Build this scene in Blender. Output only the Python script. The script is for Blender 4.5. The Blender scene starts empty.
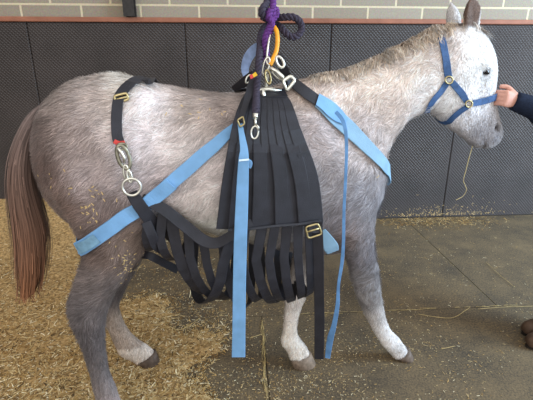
import bpy, bmesh, math, random
import numpy as np
from mathutils import Vector, noise, Matrix
from mathutils.bvhtree import BVHTree
random.seed(7); rng = np.random.default_rng(7)
S = bpy.context.scene; COL = S.collection
sin, cos, pi = math.sin, math.cos, math.pi

# ------------------------------------------------------------------ camera
F, CH, TH = 415.0, 1.4, math.radians(18.6)
CAM = Vector((0, 0, CH))
FW = Vector((0, cos(TH), -sin(TH))); UP = Vector((0, sin(TH), cos(TH))); RT = Vector((1, 0, 0))
cd = bpy.data.cameras.new('camera'); cam = bpy.data.objects.new('camera', cd); COL.objects.link(cam)
cd.sensor_width = 36; cd.lens = F / 533 * 36; cd.clip_start = 0.02
cam.location = CAM; cam.rotation_euler = (pi/2 - TH, 0, 0); S.camera = cam

def ray(u, v): return FW + RT*((u-266.5)/F) + UP*((200-v)/F)
def floor_pt(u, v, z=0):
    d = ray(u, v); return CAM + d*((z-CH)/d.z)
def depth_of(p): return (Vector(p)-CAM).dot(FW)
def project(p):
    q = Vector(p)-CAM; zc = q.dot(FW); return (266.5+F*q.dot(RT)/zc, 200-F*q.dot(UP)/zc)
# the horse's own frame: s along the body, b across it (far side positive), z up
YAW = math.radians(11.3)
HO = Vector((0, 1.574, 0)); HD = Vector((cos(YAW), sin(YAW), 0)); LD = Vector((-sin(YAW), cos(YAW), 0))
def P(u, v, b=0.0):
    d = ray(u, v); t = (b-(CAM-HO).dot(LD))/d.dot(LD); return CAM + d*t
def loc(p):
    q = Vector(p)-HO; return q.dot(HD), q.dot(LD), q.z
def W(s, b, z): return HO + HD*s + LD*b + Vector((0, 0, z))
def mirror(p):
    s, b, z = loc(p); return W(s, -b, z)

# ------------------------------------------------------------------ helpers
def lin(c):
    return tuple(((x/255)/12.92 if x/255 <= .04045 else ((x/255+.055)/1.055)**2.4) for x in c)
def mat(name, rgb, rough=.8, metal=0.0, var=.25, scale=40, bump=.0, bscale=200, spec=.3, sheen=0.0):
    m = bpy.data.materials.new(name); m.use_nodes = True; nt = m.node_tree; N = nt.nodes; L = nt.links
    bs = N['Principled BSDF']; bs.inputs['Roughness'].default_value = rough; bs.inputs['Metallic'].default_value = metal
    bs.inputs['Specular IOR Level'].default_value = spec
    if sheen: bs.inputs['Sheen Weight'].default_value = sheen
    tc = N.new('ShaderNodeTexCoord'); nz = N.new('ShaderNodeTexNoise'); nz.inputs['Scale'].default_value = scale; nz.inputs['Detail'].default_value = 5
    L.new(tc.outputs['Object'], nz.inputs['Vector'])
    r = N.new('ShaderNodeValToRGB'); c = lin(rgb)
    r.color_ramp.elements[0].color = tuple(max(0, x*(1-var)) for x in c)+(1,); r.color_ramp.elements[1].color = tuple(min(1, x*(1+var)) for x in c)+(1,)
    r.color_ramp.elements[0].position = .3; r.color_ramp.elements[1].position = .7
    L.new(nz.outputs['Fac'], r.inputs['Fac']); L.new(r.outputs['Color'], bs.inputs['Base Color'])
    if bump:
        n2 = N.new('ShaderNodeTexNoise'); n2.inputs['Scale'].default_value = bscale; L.new(tc.outputs['Object'], n2.inputs['Vector'])
        bp = N.new('ShaderNodeBump'); bp.inputs['Strength'].default_value = bump; bp.inputs['Distance'].default_value = .003
        L.new(n2.outputs['Fac'], bp.inputs['Height']); L.new(bp.outputs['Normal'], bs.inputs['Normal'])
    return m
def attr_mat(name, rough=.75, spec=.2, noise_amt=0.0, scale=90, sheen=0.0):
    m = bpy.data.materials.new(name); m.use_nodes = True; nt = m.node_tree; N = nt.nodes; L = nt.links
    bs = N['Principled BSDF']; bs.inputs['Roughness'].default_value = rough; bs.inputs['Specular IOR Level'].default_value = spec
    if sheen: bs.inputs['Sheen Weight'].default_value = sheen
    a = N.new('ShaderNodeAttribute'); a.attribute_name = 'tone'
    if noise_amt:
        tc = N.new('ShaderNodeTexCoord'); nz = N.new('ShaderNodeTexNoise'); nz.inputs['Scale'].default_value = scale; nz.inputs['Detail'].default_value = 4
        L.new(tc.outputs['Object'], nz.inputs['Vector'])
        mr = N.new('ShaderNodeMapRange'); mr.inputs['From Min'].default_value = .3; mr.inputs['From Max'].default_value = .7
        mr.inputs['To Min'].default_value = 1-noise_amt; mr.inputs['To Max'].default_value = 1+noise_amt
        L.new(nz.outputs['Fac'], mr.inputs['Value'])
        vm = N.new('ShaderNodeVectorMath'); vm.operation = 'SCALE'; L.new(a.outputs['Color'], vm.inputs[0]); L.new(mr.outputs['Result'], vm.inputs['Scale'])
        L.new(vm.outputs['Vector'], bs.inputs['Base Color'])
    else: L.new(a.outputs['Color'], bs.inputs['Base Color'])
    return m
def thing(name, label, cat, at=(0, 0, 0), group=None):
    o = bpy.data.objects.new(name, None); COL.objects.link(o); o.location = at; o.empty_display_size = .1
    o['label'] = label; o['category'] = cat
    if group: o['group'] = group
    return o
def link(name, me, m, parent=None, smooth=True, label=None, cat=None, kind=None, group=None):
    o = bpy.data.objects.new(name, me); COL.objects.link(o)
    if m: me.materials.append(m)
    if smooth:
        me.polygons.foreach_set('use_smooth', [True]*len(me.polygons))
    if parent:
        o.parent = parent; bpy.context.view_layer.update() if False else None
        o.matrix_parent_inverse = Matrix.Translation(-parent_loc(parent))
    for k, v in (('label', label), ('category', cat), ('kind', kind), ('group', group)):
        if v: o[k] = v
    return o
def parent_loc(p):
    v = Vector(p.location)
    return v if p.type == 'EMPTY' else (parent_loc(p.parent)*0 if p.parent else v)
class MB:
    def __init__(s): s.v = []; s.f = []
    def add(s, v, f):
        n = len(s.v); s.v += [tuple(x) for x in v]; s.f += [tuple(i+n for i in q) for q in f]; return s
    def loft(s, rings, closed=True, caps=True):
        n = len(s.v); k = len(rings[0])
        for r in rings: s.v += [tuple(x) for x in r]
        for i in range(len(rings)-1):
            for j in range(k if closed else k-1):
                a = n+i*k+j; b = n+i*k+(j+1) % k; s.f.append((a, b, b+k, a+k))
        if caps and closed:
            for r0, rev in ((0, True), (len(rings)-1, False)):
                c = sum((Vector(p) for p in rings[r0]), Vector())/k; s.v.append(tuple(c)); ci = len(s.v)-1
                for j in range(k):
                    a = n+r0*k+j; b = n+r0*k+(j+1) % k; s.f.append((b, a, ci) if rev else (a, b, ci))
        return s
    def tube(s, path, r, n=8, closed=False):
        path = [Vector(p) for p in path]; m = len(path); rings = []
        nrm = None
        for i in range(m):
            t = (path[(i+1) % m]-path[i-1]) if closed else (path[min(i+1, m-1)]-path[max(i-1, 0)])
            t.normalize()
            if nrm is None: nrm = t.orthogonal().normalized()
            else:
                nrm = nrm - t*nrm.dot(t); nrm.normalize()
            bn = t.cross(nrm); rr = r[i] if isinstance(r, (list, tuple)) else r
            rings.append([path[i]+(nrm*cos(2*pi*j/n)+bn*sin(2*pi*j/n))*rr for j in range(n)])
        if closed: rings.append(rings[0])
        return s.loft(rings, caps=not closed)
    def box(s, c, ax, ay, az):
        c = Vector(c); v = [c+Vector(ax)*i+Vector(ay)*j+Vector(az)*k for i in (-1, 1) for j in (-1, 1) for k in (-1, 1)]
        return s.add(v, [(0, 1, 3, 2), (4, 6, 7, 5), (0, 4, 5, 1), (2, 3, 7, 6), (0, 2, 6, 4), (1, 5, 7, 3)])
    def ribbon(s, path, nrms, widths, th=.003):
        path = [Vector(p) for p in path]; m = len(path); rings = []
        for i in range(m):
            t = (path[min(i+1, m-1)]-path[max(i-1, 0)]).normalized(); n = Vector(nrms[i] if isinstance(nrms, list) else nrms)
            n = (n-t*n.dot(t)).normalized(); w = t.cross(n); hw = (widths[i] if isinstance(widths, list) else widths)/2
            p = path[i]
            rings.append([p-w*hw-n*th*.3, p-w*hw+n*th*.2, p-w*hw*.9+n*th*.5, p+w*hw*.9+n*th*.5, p+w*hw+n*th*.2, p+w*hw-n*th*.3])
        return s.loft(rings)
    def sphere(s, c, r, nu=16, nv=10, ax=None):
        c = Vector(c); ax = ax or (Vector((1, 0, 0)), Vector((0, 1, 0)), Vector((0, 0, 1)))
        rr = r if isinstance(r, (tuple, list)) else (r, r, r); rings = []
        for i in range(1, nv):
            a = pi*i/nv
            rings.append([c+ax[0]*rr[0]*sin(a)*cos(2*pi*j/nu)+ax[1]*rr[1]*sin(a)*sin(2*pi*j/nu)+ax[2]*rr[2]*cos(a) for j in range(nu)])
        return s.loft(rings)
    def mesh(s, name='m', recalc=True):
        me = bpy.data.meshes.new(name); me.from_pydata(s.v, [], s.f); me.update()
        if recalc:
            bm = bmesh.new(); bm.from_mesh(me); bmesh.ops.recalc_face_normals(bm, faces=bm.faces); bm.to_mesh(me); bm.free()
        return me
    def build(s, name, m, parent=None, **k): return link(name, s.mesh(name), m, parent, **k)
def cr(vals, t):
    """Catmull-Rom through a list of numpy rows"""
    n = len(vals); i = min(int(t), n-2); u = t-i
    p0, p1, p2, p3 = (vals[max(i-1, 0)], vals[i], vals[i+1], vals[min(i+2, n-1)])
    return .5*((2*p1)+(-p0+p2)*u+(2*p0-5*p1+4*p2-p3)*u*u+(-p0+3*p1-3*p2+p3)*u**3)
def spline(pts, k=6):
    a = [np.array(p, float) for p in pts]
    return [cr(a, i/k) for i in range((len(a)-1)*k+1)]
def remesh(mb, voxel, smooth=6, fac=.5):
    me = mb.mesh('tmp'); o = bpy.data.objects.new('tmp', me); COL.objects.link(o)
    r = o.modifiers.new('r', 'REMESH'); r.mode = 'VOXEL'; r.voxel_size = voxel; r.use_smooth_shade = True
    sm = o.modifiers.new('s', 'SMOOTH'); sm.factor = fac; sm.iterations = smooth
    dg = bpy.context.evaluated_depsgraph_get(); res = bpy.data.meshes.new_from_object(o.evaluated_get(dg))
    bpy.data.objects.remove(o); return res
def set_tone(me, cols):
    a = me.color_attributes.new('tone', 'FLOAT_COLOR', 'POINT')
    c = np.ones((len(me.vertices), 4), np.float32); c[:, :3] = cols; a.data.foreach_set('color', c.ravel())
def verts(me):
    a = np.empty(len(me.vertices)*3, np.float32); me.vertices.foreach_get('co', a); return a.reshape(-1, 3)

# ------------------------------------------------------------------ horse body
SEC = 22
def limb(mb, secs, k=5, exp=2.2):
    """secs: (front u,v, back u,v, b, half width, egg)"""
    rows = []
    for (ua, va, ub, vb, b, w, *e) in secs:
        A, B = P(ua, va, b), P(ub, vb, b)
        rows.append(np.array([*A, *B, w, e[0] if e else 0.0]))
    rings = []
    for i in range((len(rows)-1)*k+1):
        r = cr(rows, i/k); A = Vector(r[0:3]); B = Vector(r[3:6]); c = (A+B)/2; h = (A-B)/2; ring = []
        for j in range(SEC):
            t = 2*pi*j/SEC; ca, sa = cos(t), sin(t)
            x = math.copysign(abs(ca)**(2/exp), ca); y = math.copysign(abs(sa)**(2/exp), sa)
            ring.append(c+h*x+LD*(r[6]*y*(1-r[7]*x)))
        rings.append(ring)
    mb.loft(rings)
hb = MB()
limb(hb, [(35, 130, 36, 158, 0, .05), (46, 101, 50, 195, 0, .125), (70, 82, 78, 222, 0, .18), (95, 75, 108, 234, 0, .2, .12),
          (120, 73, 135, 226, 0, .205, .15), (148, 82, 163, 214, 0, .205, .12), (182, 88, 192, 222, 0, .215, .1), (216, 93, 224, 231, 0, .222, .1),
          (250, 92, 258, 239, 0, .222, .15), (284, 84, 292, 246, 0, .205, .25), (310, 77, 320, 249, 0, .18, .35), (336, 75, 350, 244, 0, .155, .25),
          (357, 92, 367, 222, 0, .135), (374, 146, 375, 203, 0, .085), (379, 166, 379, 191, 0, .04)], exp=2.25)
limb(hb, [(305, 80, 348, 212, 0, .14, .3), (328, 75, 375, 175, 0, .125, .3), (352, 68, 384, 150, 0, .1, .25), (376, 58, 396, 131, 0, .085, .25), (397, 48, 408, 119, 0, .075, .2),
          (415, 39, 424, 112, 0, .072, .2), (433, 29, 438, 100, 0, .072), (450, 32, 448, 92, 0, .06)], exp=2.2)
limb(hb, [(447, 24, 423, 74, 0, .058), (462, 24, 423, 92, 0, .08), (479, 31, 427, 105, 0, .09), (489, 47, 434, 114, 0, .092), (493, 65, 442, 122, 0, .083),
          (493, 82, 450, 129, 0, .066), (494, 98, 458, 135, 0, .054), (496, 112, 466, 141, 0, .05), (499, 123, 472, 146, 0, .05), (500, 133, 480, 148, 0, .046), (497, 140, 488, 147, 0, .03)], exp=2.3)
# legs
limb(hb, [(150, 165, 50, 150, -.08, .09), (155, 198, 49, 182, -.105, .1), (152, 226, 67, 213, -.12, .088), (143, 252, 82, 246, -.13, .068), (125, 278, 77, 276, -.14, .052), (113, 298, 68, 301, -.15, .043),
          (106, 320, 70, 319, -.155, .038), (105, 345, 81, 346, -.16, .031), (109, 370, 89, 371, -.165, .029), (116, 388, 94, 391, -.168, .035),
          (121, 402, 99, 406, -.17, .033), (128, 414, 109, 418, -.17, .032), (131, 424, 108, 427, -.17, .034)])
limb(hb, [(150, 200, 80, 190, .1, .09), (150, 235, 90, 230, .13, .075), (140, 262, 96, 266, .145, .055), (126, 288, 93, 294, .155, .042), (119, 306, 99, 312, .16, .035),
          (125, 324, 108, 330, .165, .028), (134, 336, 115, 345, .17, .028), (143, 343, 120, 354, .172, .032), (151, 348, 132, 360, .175, .028), (155, 352, 137, 364, .175, .03)])
limb(hb, [(374, 168, 318, 160, -.085, .06), (379, 192, 322, 200, -.1, .07), (373, 225, 333, 232, -.105, .064), (374, 250, 344, 252, -.095, .054), (378, 272, 351, 275, -.08, .045),
          (380, 290, 356, 293, -.065, .041), (382, 303, 361, 307, -.055, .038), (386, 319, 370, 325, -.04, .028), (391, 330, 377, 337, -.03, .027),
          (398, 337, 383, 346, -.022, .032), (403, 344, 390, 353, -.014, .028), (407, 349, 394, 358, -.01, .032)])
limb(hb, [(360, 190, 310, 195, .1, .07), (338, 222, 300, 225, .1, .06), (320, 250, 295, 252, .09, .048), (311, 275, 290, 276, .075, .04), (305, 294, 286, 295, .06, .037), (300, 311, 284, 314, .05, .028),
          (297, 327, 283, 330, .042, .027), (299, 337, 281, 342, .04, .033), (306, 346, 287, 352, .038, .028), (310, 353, 290, 359, .038, .032)])
# ears
def ear(mb, base_c, tip, wid, dep, face):
    base_c, tip = Vector(base_c), Vector(tip); ax = (tip-base_c); L = ax.length; ax.normalize()
    f = (face-ax*face.dot(ax)).normalized(); w = ax.cross(f); rings = []
    for i in range(13):
        t = i/12; k = (.62+1.35*t*(1-t)*1.2)*(1-t**3)**.8+.03; ring = []
        for j in range(16):
            a = 2*pi*j/16; x, y = cos(a)*wid*k, sin(a)*dep*k
            if y > 0: y *= -.25*(1-abs(cos(a)))*2*(1-t*.4)+.2     # hollow of the ear
            ring.append(base_c+ax*L*(t*1.1-.1)+w*x+f*(y-.012*t*t))
        rings.append(ring)
    mb.loft(rings)
EN = P(474, 27, -.055); EF = P(474, 26, .06)
ear(hb, EN, P(475, -6, -.085), .046, .032, HD*.25-LD*.95)
ear(hb, P(455, 29, .055), P(450, 1, .085), .03, .03, HD*.5+LD*.85)
body_me = remesh(hb, .0075, 7, .5)
V = verts(body_me).astype(float)
s_ = (V-np.array(HO))@np.array(HD); b_ = (V-np.array(HO))@np.array(LD); z_ = V[:, 2].copy()
nr = np.empty(len(V)*3, np.float32); body_me.vertices.foreach_get('normal', nr); nr = nr.reshape(-1, 3)
def bump(px, py, rad, amp, bref=-.1, both=True, aspect=1.0, ang=0.0, bmin=.0):
    """raise or hollow the surface around a landmark, on both flanks"""
    q = loc(P(px, py, bref)); ds, dz = s_-q[0], z_-q[2]
    x = ds*cos(ang)+dz*sin(ang); y = -ds*sin(ang)+dz*cos(ang)
    g = np.exp(-((x/rad)**2+(y/(rad*aspect))**2))*amp
    m = np.clip((np.abs(b_)-bmin)/.02, 0, 1) if both else (b_ < 0)
    V[:] = V+nr*(g*m)[:, None]
bump(140, 100, .055, .018, -.15, bmin=.08); bump(165, 135, .09, -.02, -.2, bmin=.08); bump(95, 140, .14, .02, -.2, bmin=.08)
bump(140, 215, .06, .022, -.18, bmin=.06); bump(345, 232, .05, .02, -.12, bmin=.04); bump(320, 130, .13, .02, -.15, aspect=.4, ang=-1.1, bmin=.05)
bump(376, 182, .05, .016, -.1, bmin=.03); bump(348, 175, .1, .022, -.15, bmin=.04); bump(345, 110, .1, -.012, -.1, bmin=.03)
bump(118, 250, .05, .01, -.16, bmin=.06); bump(440, 100, .045, .012, -.07, bmin=.03); bump(70, 175, .07, .012, -.15, bmin=.06)
bump(486, 67, .022, .012, -.085, bmin=.045, aspect=.6); bump(485, 73, .0115, -.016, -.085, bmin=.045, aspect=.75)
bump(478, 95, .05, -.008, -.06, bmin=.03, aspect=.5, ang=-1.2); bump(468, 108, .03, .006, -.06, bmin=.03, aspect=.35, ang=-1.1)
bump(497.5, 127, .009, -.022, -.045, bmin=.02, aspect=1.7, ang=-.25); bump(493, 124, .014, .006, -.045, bmin=.02, aspect=1.2)
[bump(u_, v_, .0055, -.008, -.04, bmin=.006) for u_, v_ in ((484.5, 141), (485, 143.5), (485.5, 146), (486, 148.5))]; bump(492, 137, .016, .006, -.04, bmin=.01); bump(477, 143, .02, .006, -.04, bmin=.01)
body_me.vertices.foreach_set('co', V.astype(np.float32).ravel()); body_me.update()
body_me.vertices.foreach_get('normal', (tmp := np.empty(len(V)*3, np.float32))); nr = tmp.reshape(-1, 3).copy()

# coat pattern: roan grey, darker and browner on the quarters, pale legs in front
ANCH = [(60, 95, (150, 138, 134)), (45, 130, (118, 104, 100)), (100, 90, (172, 160, 156)), (80, 130, (158, 145, 142)), (45, 165, (124, 104, 98)), (100, 170, (168, 156, 156)),
        (70, 200, (128, 108, 100)), (110, 205, (128, 114, 112)), (100, 240, (120, 104, 98)), (135, 235, (136, 120, 112)), (100, 275, (122, 112, 110)), (85, 300, (112, 105, 106)),
        (90, 330, (104, 98, 100)), (97, 360, (108, 102, 103)), (98, 378, (126, 118, 118)), (108, 397, (158, 146, 146)), (118, 75, (212, 203, 198)), (150, 105, (206, 199, 200)), (145, 140, (196, 188, 190)), (172, 130, (196, 188, 188)), (205, 165, (192, 184, 184)), (160, 170, (176, 166, 168)),
        (190, 108, (172, 160, 154)), (190, 150, (190, 184, 184)), (200, 195, (190, 183, 182)), (215, 225, (214, 206, 200)), (225, 110, (160, 148, 144)), (250, 150, (170, 162, 162)),
        (310, 90, (184, 170, 162)), (310, 130, (176, 168, 170)), (320, 180, (150, 146, 150)), (335, 215, (128, 120, 122)), (335, 240, (128, 112, 106)), (360, 200, (146, 146, 154)),
        (350, 90, (202, 190, 184)), (380, 80, (206, 194, 186)), (365, 130, (186, 178, 178)), (405, 75, (208, 196, 188)), (400, 105, (190, 178, 172)), (425, 60, (206, 194, 186)),
        (455, 55, (202, 194, 192)), (440, 95, (200, 196, 196)), (465, 90, (208, 206, 208)), (490, 55, (222, 222, 226)), (480, 115, (198, 196, 200)), (490, 138, (140, 140, 148)), (478, 142, (170, 168, 172)),
        (365, 250, (138, 136, 144)), (368, 280, (134, 132, 136)), (372, 305, (148, 145, 147)), (380, 322, (178, 174, 173)), (392, 345, (202, 199, 199)),
        (305, 270, (150, 144, 142)), (296, 300, (196, 190, 186)), (292, 330, (204, 198, 194)), (300, 350, (208, 200, 192))]
AP = np.array([loc(P(u, v, -.12))[0::2] for u, v, c in ANCH]); AC = np.array([lin(c) for u, v, c in ANCH]); AC = np.clip(AC*(AC.sum(1)/3/.36)[:, None]**.3*1.17*np.array((1.005, .985, .97)), 0, .85)
NLOW = {}
def coat(pts):
    pts = np.asarray(pts, float); s = (pts-np.array(HO))@np.array(HD); b = (pts-np.array(HO))@np.array(LD); z = pts[:, 2]
    out = np.empty((len(pts), 3))
    for i0 in range(0, len(pts), 20000):
        d = (s[i0:i0+20000, None]-AP[:, 0])**2+(z[i0:i0+20000, None]-AP[:, 1])**2
        w = 1/(d+.0022)**2; out[i0:i0+20000] = (w@AC)/w.sum(1)[:, None]
    # far legs are pale
    far = np.clip((b-.02)/.03, 0, 1)*np.clip((.42-z)/.1, 0, 1); hind = (s < -.2)
    pale = np.where(hind[:, None], np.array(lin((168, 152, 140))), np.array(lin((198, 192, 188))))
    pale = np.where((hind & (z < .14))[:, None], np.array(lin((216, 204, 194))), pale)
    out = out*(1-far[:, None])+pale*far[:, None]
    # dark skin inside the ears, nostrils, around the eyes, and along the lips
    for (u, v, bb, rad, c, k) in ((498, 127, -.045, .013, (44, 40, 42), 1.0), (485.5, 72.5, -.08, .021, (70, 64, 66), .9), (484.5, 142, -.04, .006, (64, 60, 64), .9), (485.2, 145, -.04, .006, (60, 56, 60), 1.0), (486, 148, -.04, .006, (60, 56, 60), 1.0), (494, 137, -.04, .018, (132, 132, 142), .6)):
        q = loc(P(u, v, bb)); g = np.exp(-((s-q[0])**2+(z-q[2])**2)/rad**2)*k
        out = out*(1-g[:, None])+np.array(lin(c))*g[:, None]
    q = loc(EN); efar = np.clip((b-.02)/.02, 0, 1)
    e = np.clip((z-q[2]+.004)/.012, 0, 1)*np.clip((s-q[0]+.12)/.02, 0, 1)
    fe = np.clip((s-q[0]-.014)/.012, 0, 1)*(1-efar)+efar*np.clip((s-q[0]+.075)/.02, 0, 1)*.8
    ec = np.array(lin((104, 84, 74)))*(1-fe[:, None])+np.array(lin((225, 222, 222)))*fe[:, None]
    return out*(1-e[:, None])+ec*e[:, None]
nz1 = np.array([noise.fractal(Vector(p)*9, 1.0, 2.0, 4) for p in V]); cc = coat(V)*(1+.16*nz1[:, None])
set_tone(body_me, np.clip(cc, 0, 1))
COAT = attr_mat('roan_coat', .85, .15, .3, 140, .2)
horse = thing('horse', 'grey roan horse in a blue halter standing in a black lifting sling', 'horse', W(0, 0, 0))
link('body', body_me, COAT, horse)
bvh = BVHTree.FromPolygons([Vector(v) for v in V], [tuple(p.vertices) for p in body_me.polygons])
def hit(u, v, off=.012, fallback_b=-.15):
    d = ray(u, v).normalized(); h = bvh.ray_cast(CAM, d)
    if h[0] is None or (h[0]-CAM).length > 3.2: return P(u, v, fallback_b), -LD, False
    return h[0]+h[1]*off, h[1], True
def outside(p, off=.012):
    """keep a free point clear of the body"""
    h = bvh.find_nearest(p)
    if h[0] is None: return p
    dv = Vector(p)-h[0]
    if dv.dot(h[1]) < off: return h[0]+h[1]*off
    return Vector(p)

# hooves
def hoof(a_f, a_b, g_f, g_b, b, wt, wb, tone, z0=0.0):
    mb = MB(); rings = []
    Af, Ab, Gf, Gb = P(*a_f, b), P(*a_b, b), P(*g_f, b), P(*g_b, b)
    Gf.z = z0; Gb.z = z0
    for t in (0, .5, .92, 1.0):
        f, k = Af.lerp(Gf, min(t, 1)), Ab.lerp(Gb, t); c = (f+k)/2; h = (f-k)/2*(1 if t < 1 else .93); w = wt+(wb-wt)*t
        rings.append([c+h*cos(2*pi*j/20)+LD*(w*sin(2*pi*j/20)*(1 if t < 1 else .93)) for j in range(20)])
    mb.loft(rings); mb.build('hoof', mat('hoof_horn', tone, .55, var=.35, scale=60), horse)
hoof((132, 421), (107, 424), (139, 436), (106, 436), -.17, .036, .044, (74, 62, 58))
hoof((156, 350), (136, 362), (160, 358), (140, 368), .175, .032, .04, (84, 70, 60), .018)
hoof((409, 347), (394, 358), (413, 357), (399, 361), -.01, .034, .042, (104, 90, 80))
hoof((311, 352), (290, 359), (316, 364), (293, 367), .038, .034, .042, (128, 112, 98))
# eyes
EYE = mat('eye_dark', (22, 18, 20), .12, var=.1, spec=.6)
for sg in (-1, 1):
    p = hit(485.5, 72.5, -.006)[0]; p = p if sg < 0 else mirror(p)
    MB().sphere(p, (.021, .0125, .0135), ax=(HD*.9+Vector((0, 0, -.3)), LD, Vector((0, 0, 1)))).build('eye', EYE, horse)

# ------------------------------------------------------------------ hair
def strands(name, roots, nrms, dirs, lens, wid, cols, m, parent, nseg=3, droop=.0, curl=.0, lay=.35, nblend=.65):
    """tapered ribbons, one per lock of hair"""
    n = len(roots); roots = np.asarray(roots, float); nrms = np.asarray(nrms, float); dirs = np.asarray(dirs, float)
    t0 = dirs-nrms*(dirs*nrms).sum(1)[:, None]; t0 /= np.linalg.norm(t0, axis=1)[:, None]+1e-9
    side = np.cross(t0, nrms); ph = rng.random(n)*6.28
    pts = [roots]; p = roots.copy(); L = np.asarray(lens)[:, None]/nseg
    for k in range(nseg):
        lift = lay*(1-k/nseg*.9)
        st = t0+nrms*lift+side*(curl*np.sin(ph+k*2.1))[:, None]+np.array([0, 0, -droop*(k/nseg)])
        st /= np.linalg.norm(st, axis=1)[:, None]; p = p+st*L; pts.append(p)
    w = np.asarray(wid)[:, None] if np.ndim(wid) else wid
    vs, per = [], 2*nseg+1
    arr = np.empty((n, per, 3))
    for k in range(nseg):
        ww = w*(1-.75*(k/nseg))*.5; arr[:, 2*k] = pts[k]-side*ww; arr[:, 2*k+1] = pts[k]+side*ww
    arr[:, per-1] = pts[nseg]
    base = (np.arange(n)*per)[:, None]
    loops = []; 
    q = np.concatenate([np.stack([base[:, 0]+2*k, base[:, 0]+2*k+1, base[:, 0]+2*k+3, base[:, 0]+2*k+2], 1) for k in range(nseg-1)]) if nseg > 1 else np.empty((0, 4), int)
    tri = np.stack([base[:, 0]+2*nseg-2, base[:, 0]+2*nseg-1, base[:, 0]+2*nseg], 1)
    me = bpy.data.meshes.new(name); vv = arr.reshape(-1, 3)
    me.vertices.add(len(vv)); me.vertices.foreach_set('co', vv.astype(np.float32).ravel())
    me.loops.add(q.size+tri.size); me.loops.foreach_set('vertex_index', np.concatenate([q.ravel(), tri.ravel()]).astype(np.int32))
    me.polygons.add(len(q)+len(tri))
    me.polygons.foreach_set('loop_start', np.concatenate([np.arange(len(q))*4, q.size+np.arange(len(tri))*3]).astype(np.int32))
    me.update(calc_edges=True); me.validate()
    set_tone(me, np.clip(np.repeat(cols, per, 0), 0, 1))
    o = link(name, me, m, parent)
    nn = np.repeat(nrms, per, 0); sd = np.repeat(side, per, 0); jit = np.repeat(rng.normal(0, 1-nblend, n), per)[:, None]
    nn = nn+sd*jit+np.repeat(t0, per, 0)*np.repeat(rng.normal(0, (1-nblend)*.6, n), per)[:, None]
    nn /= np.linalg.norm(nn, axis=1)[:, None]
    me.normals_split_custom_set_from_vertices(nn.tolist())
    return o
HAIR = attr_mat('horse_hair', .7, .2, 0, 1, .15)
me = body_me; me.calc_loop_triangles(); nt = len(me.loop_triangles)
tv = np.empty(nt*3, np.int32); me.loop_triangles.foreach_get('vertices', tv); tv = tv.reshape(-1, 3)
A, B, Cc = V[tv[:, 0]], V[tv[:, 1]], V[tv[:, 2]]; ar = np.linalg.norm(np.cross(B-A, Cc-A), axis=1)
facing = nr[tv[:, 0]]@np.array(-LD); ar = ar*np.where(facing > -.25, 1.0, .3)
NH = 125000
ti = rng.choice(nt, NH, p=ar/ar.sum()); r1 = np.sqrt(rng.random(NH)); r2 = rng.random(NH)
w0, w1, w2 = 1-r1, r1*(1-r2), r1*r2
R = A[ti]*w0[:, None]+B[ti]*w1[:, None]+Cc[ti]*w2[:, None]
NR = nr[tv[ti, 0]]*w0[:, None]+nr[tv[ti, 1]]*w1[:, None]+nr[tv[ti, 2]]*w2[:, None]; NR /= np.linalg.norm(NR, axis=1)[:, None]
rs = (R-np.array(HO))@np.array(HD); rz = R[:, 2]
flow = np.empty((NH, 3)); nzv = np.array([noise.noise_vector(Vector(p)*11) for p in R])*.85+np.array([noise.noise_vector(Vector(p)*24) for p in R])*(.6+.6*np.clip((rs+.25)/.3, 0, 1))[:, None]
q_hd = loc(P(440, 80, 0))[0]; q_el = loc(P(350, 235, -.1))[2]
head = np.clip((rs-q_hd)/.03, 0, 1); legs = np.clip((.56-rz)/.12, 0, 1)
bd = np.array(-HD)*.85+np.array([0, 0, -.55]); ld = np.array(-HD)*.12+np.array([0, 0, -1.0]); hdv = np.array(HD)*.25+np.array([0, 0, -1.0])
flow[:] = bd; flow = flow*(1-legs[:, None])+ld*legs[:, None]; flow = flow*(1-head[:, None])+hdv*head[:, None]
flow = flow+nzv*(1-.55*head-.3*legs)[:, None]+rng.normal(0, .22, (NH, 3))
ln = .028*(1-.6*head)*(1-.5*np.clip((.4-rz)/.1, 0, 1))*rng.uniform(.6, 1.3, NH)
earm = (rz > loc(EN)[2]+.01) & (rs > loc(EN)[0]-.12); ln = np.where(earm, ln*.5, ln)
keep = np.ones(NH, bool)
for (u, v, rad) in ((485.5, 72.5, .017), (498, 127, .013), (485, 143, .005), (485.8, 147, .006)):
    q = loc(P(u, v, -.075)); keep &= ((rs-q[0])**2+(rz-q[2])**2) > rad**2
hc = coat(R)*(1+.2*np.array([noise.fractal(Vector(p)*9, 1.0, 2.0, 3) for p in R])+.34*np.array([noise.noise(Vector(p)*30) for p in R]))[:, None]*rng.lognormal(0.1, .21, NH)[:, None]
strands('winter_coat', R[keep], NR[keep], flow[keep], ln[keep], np.full(keep.sum(), .002), hc[keep], HAIR, horse, nseg=3, lay=.3, curl=.25)['kind'] = 'stuff'

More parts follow.
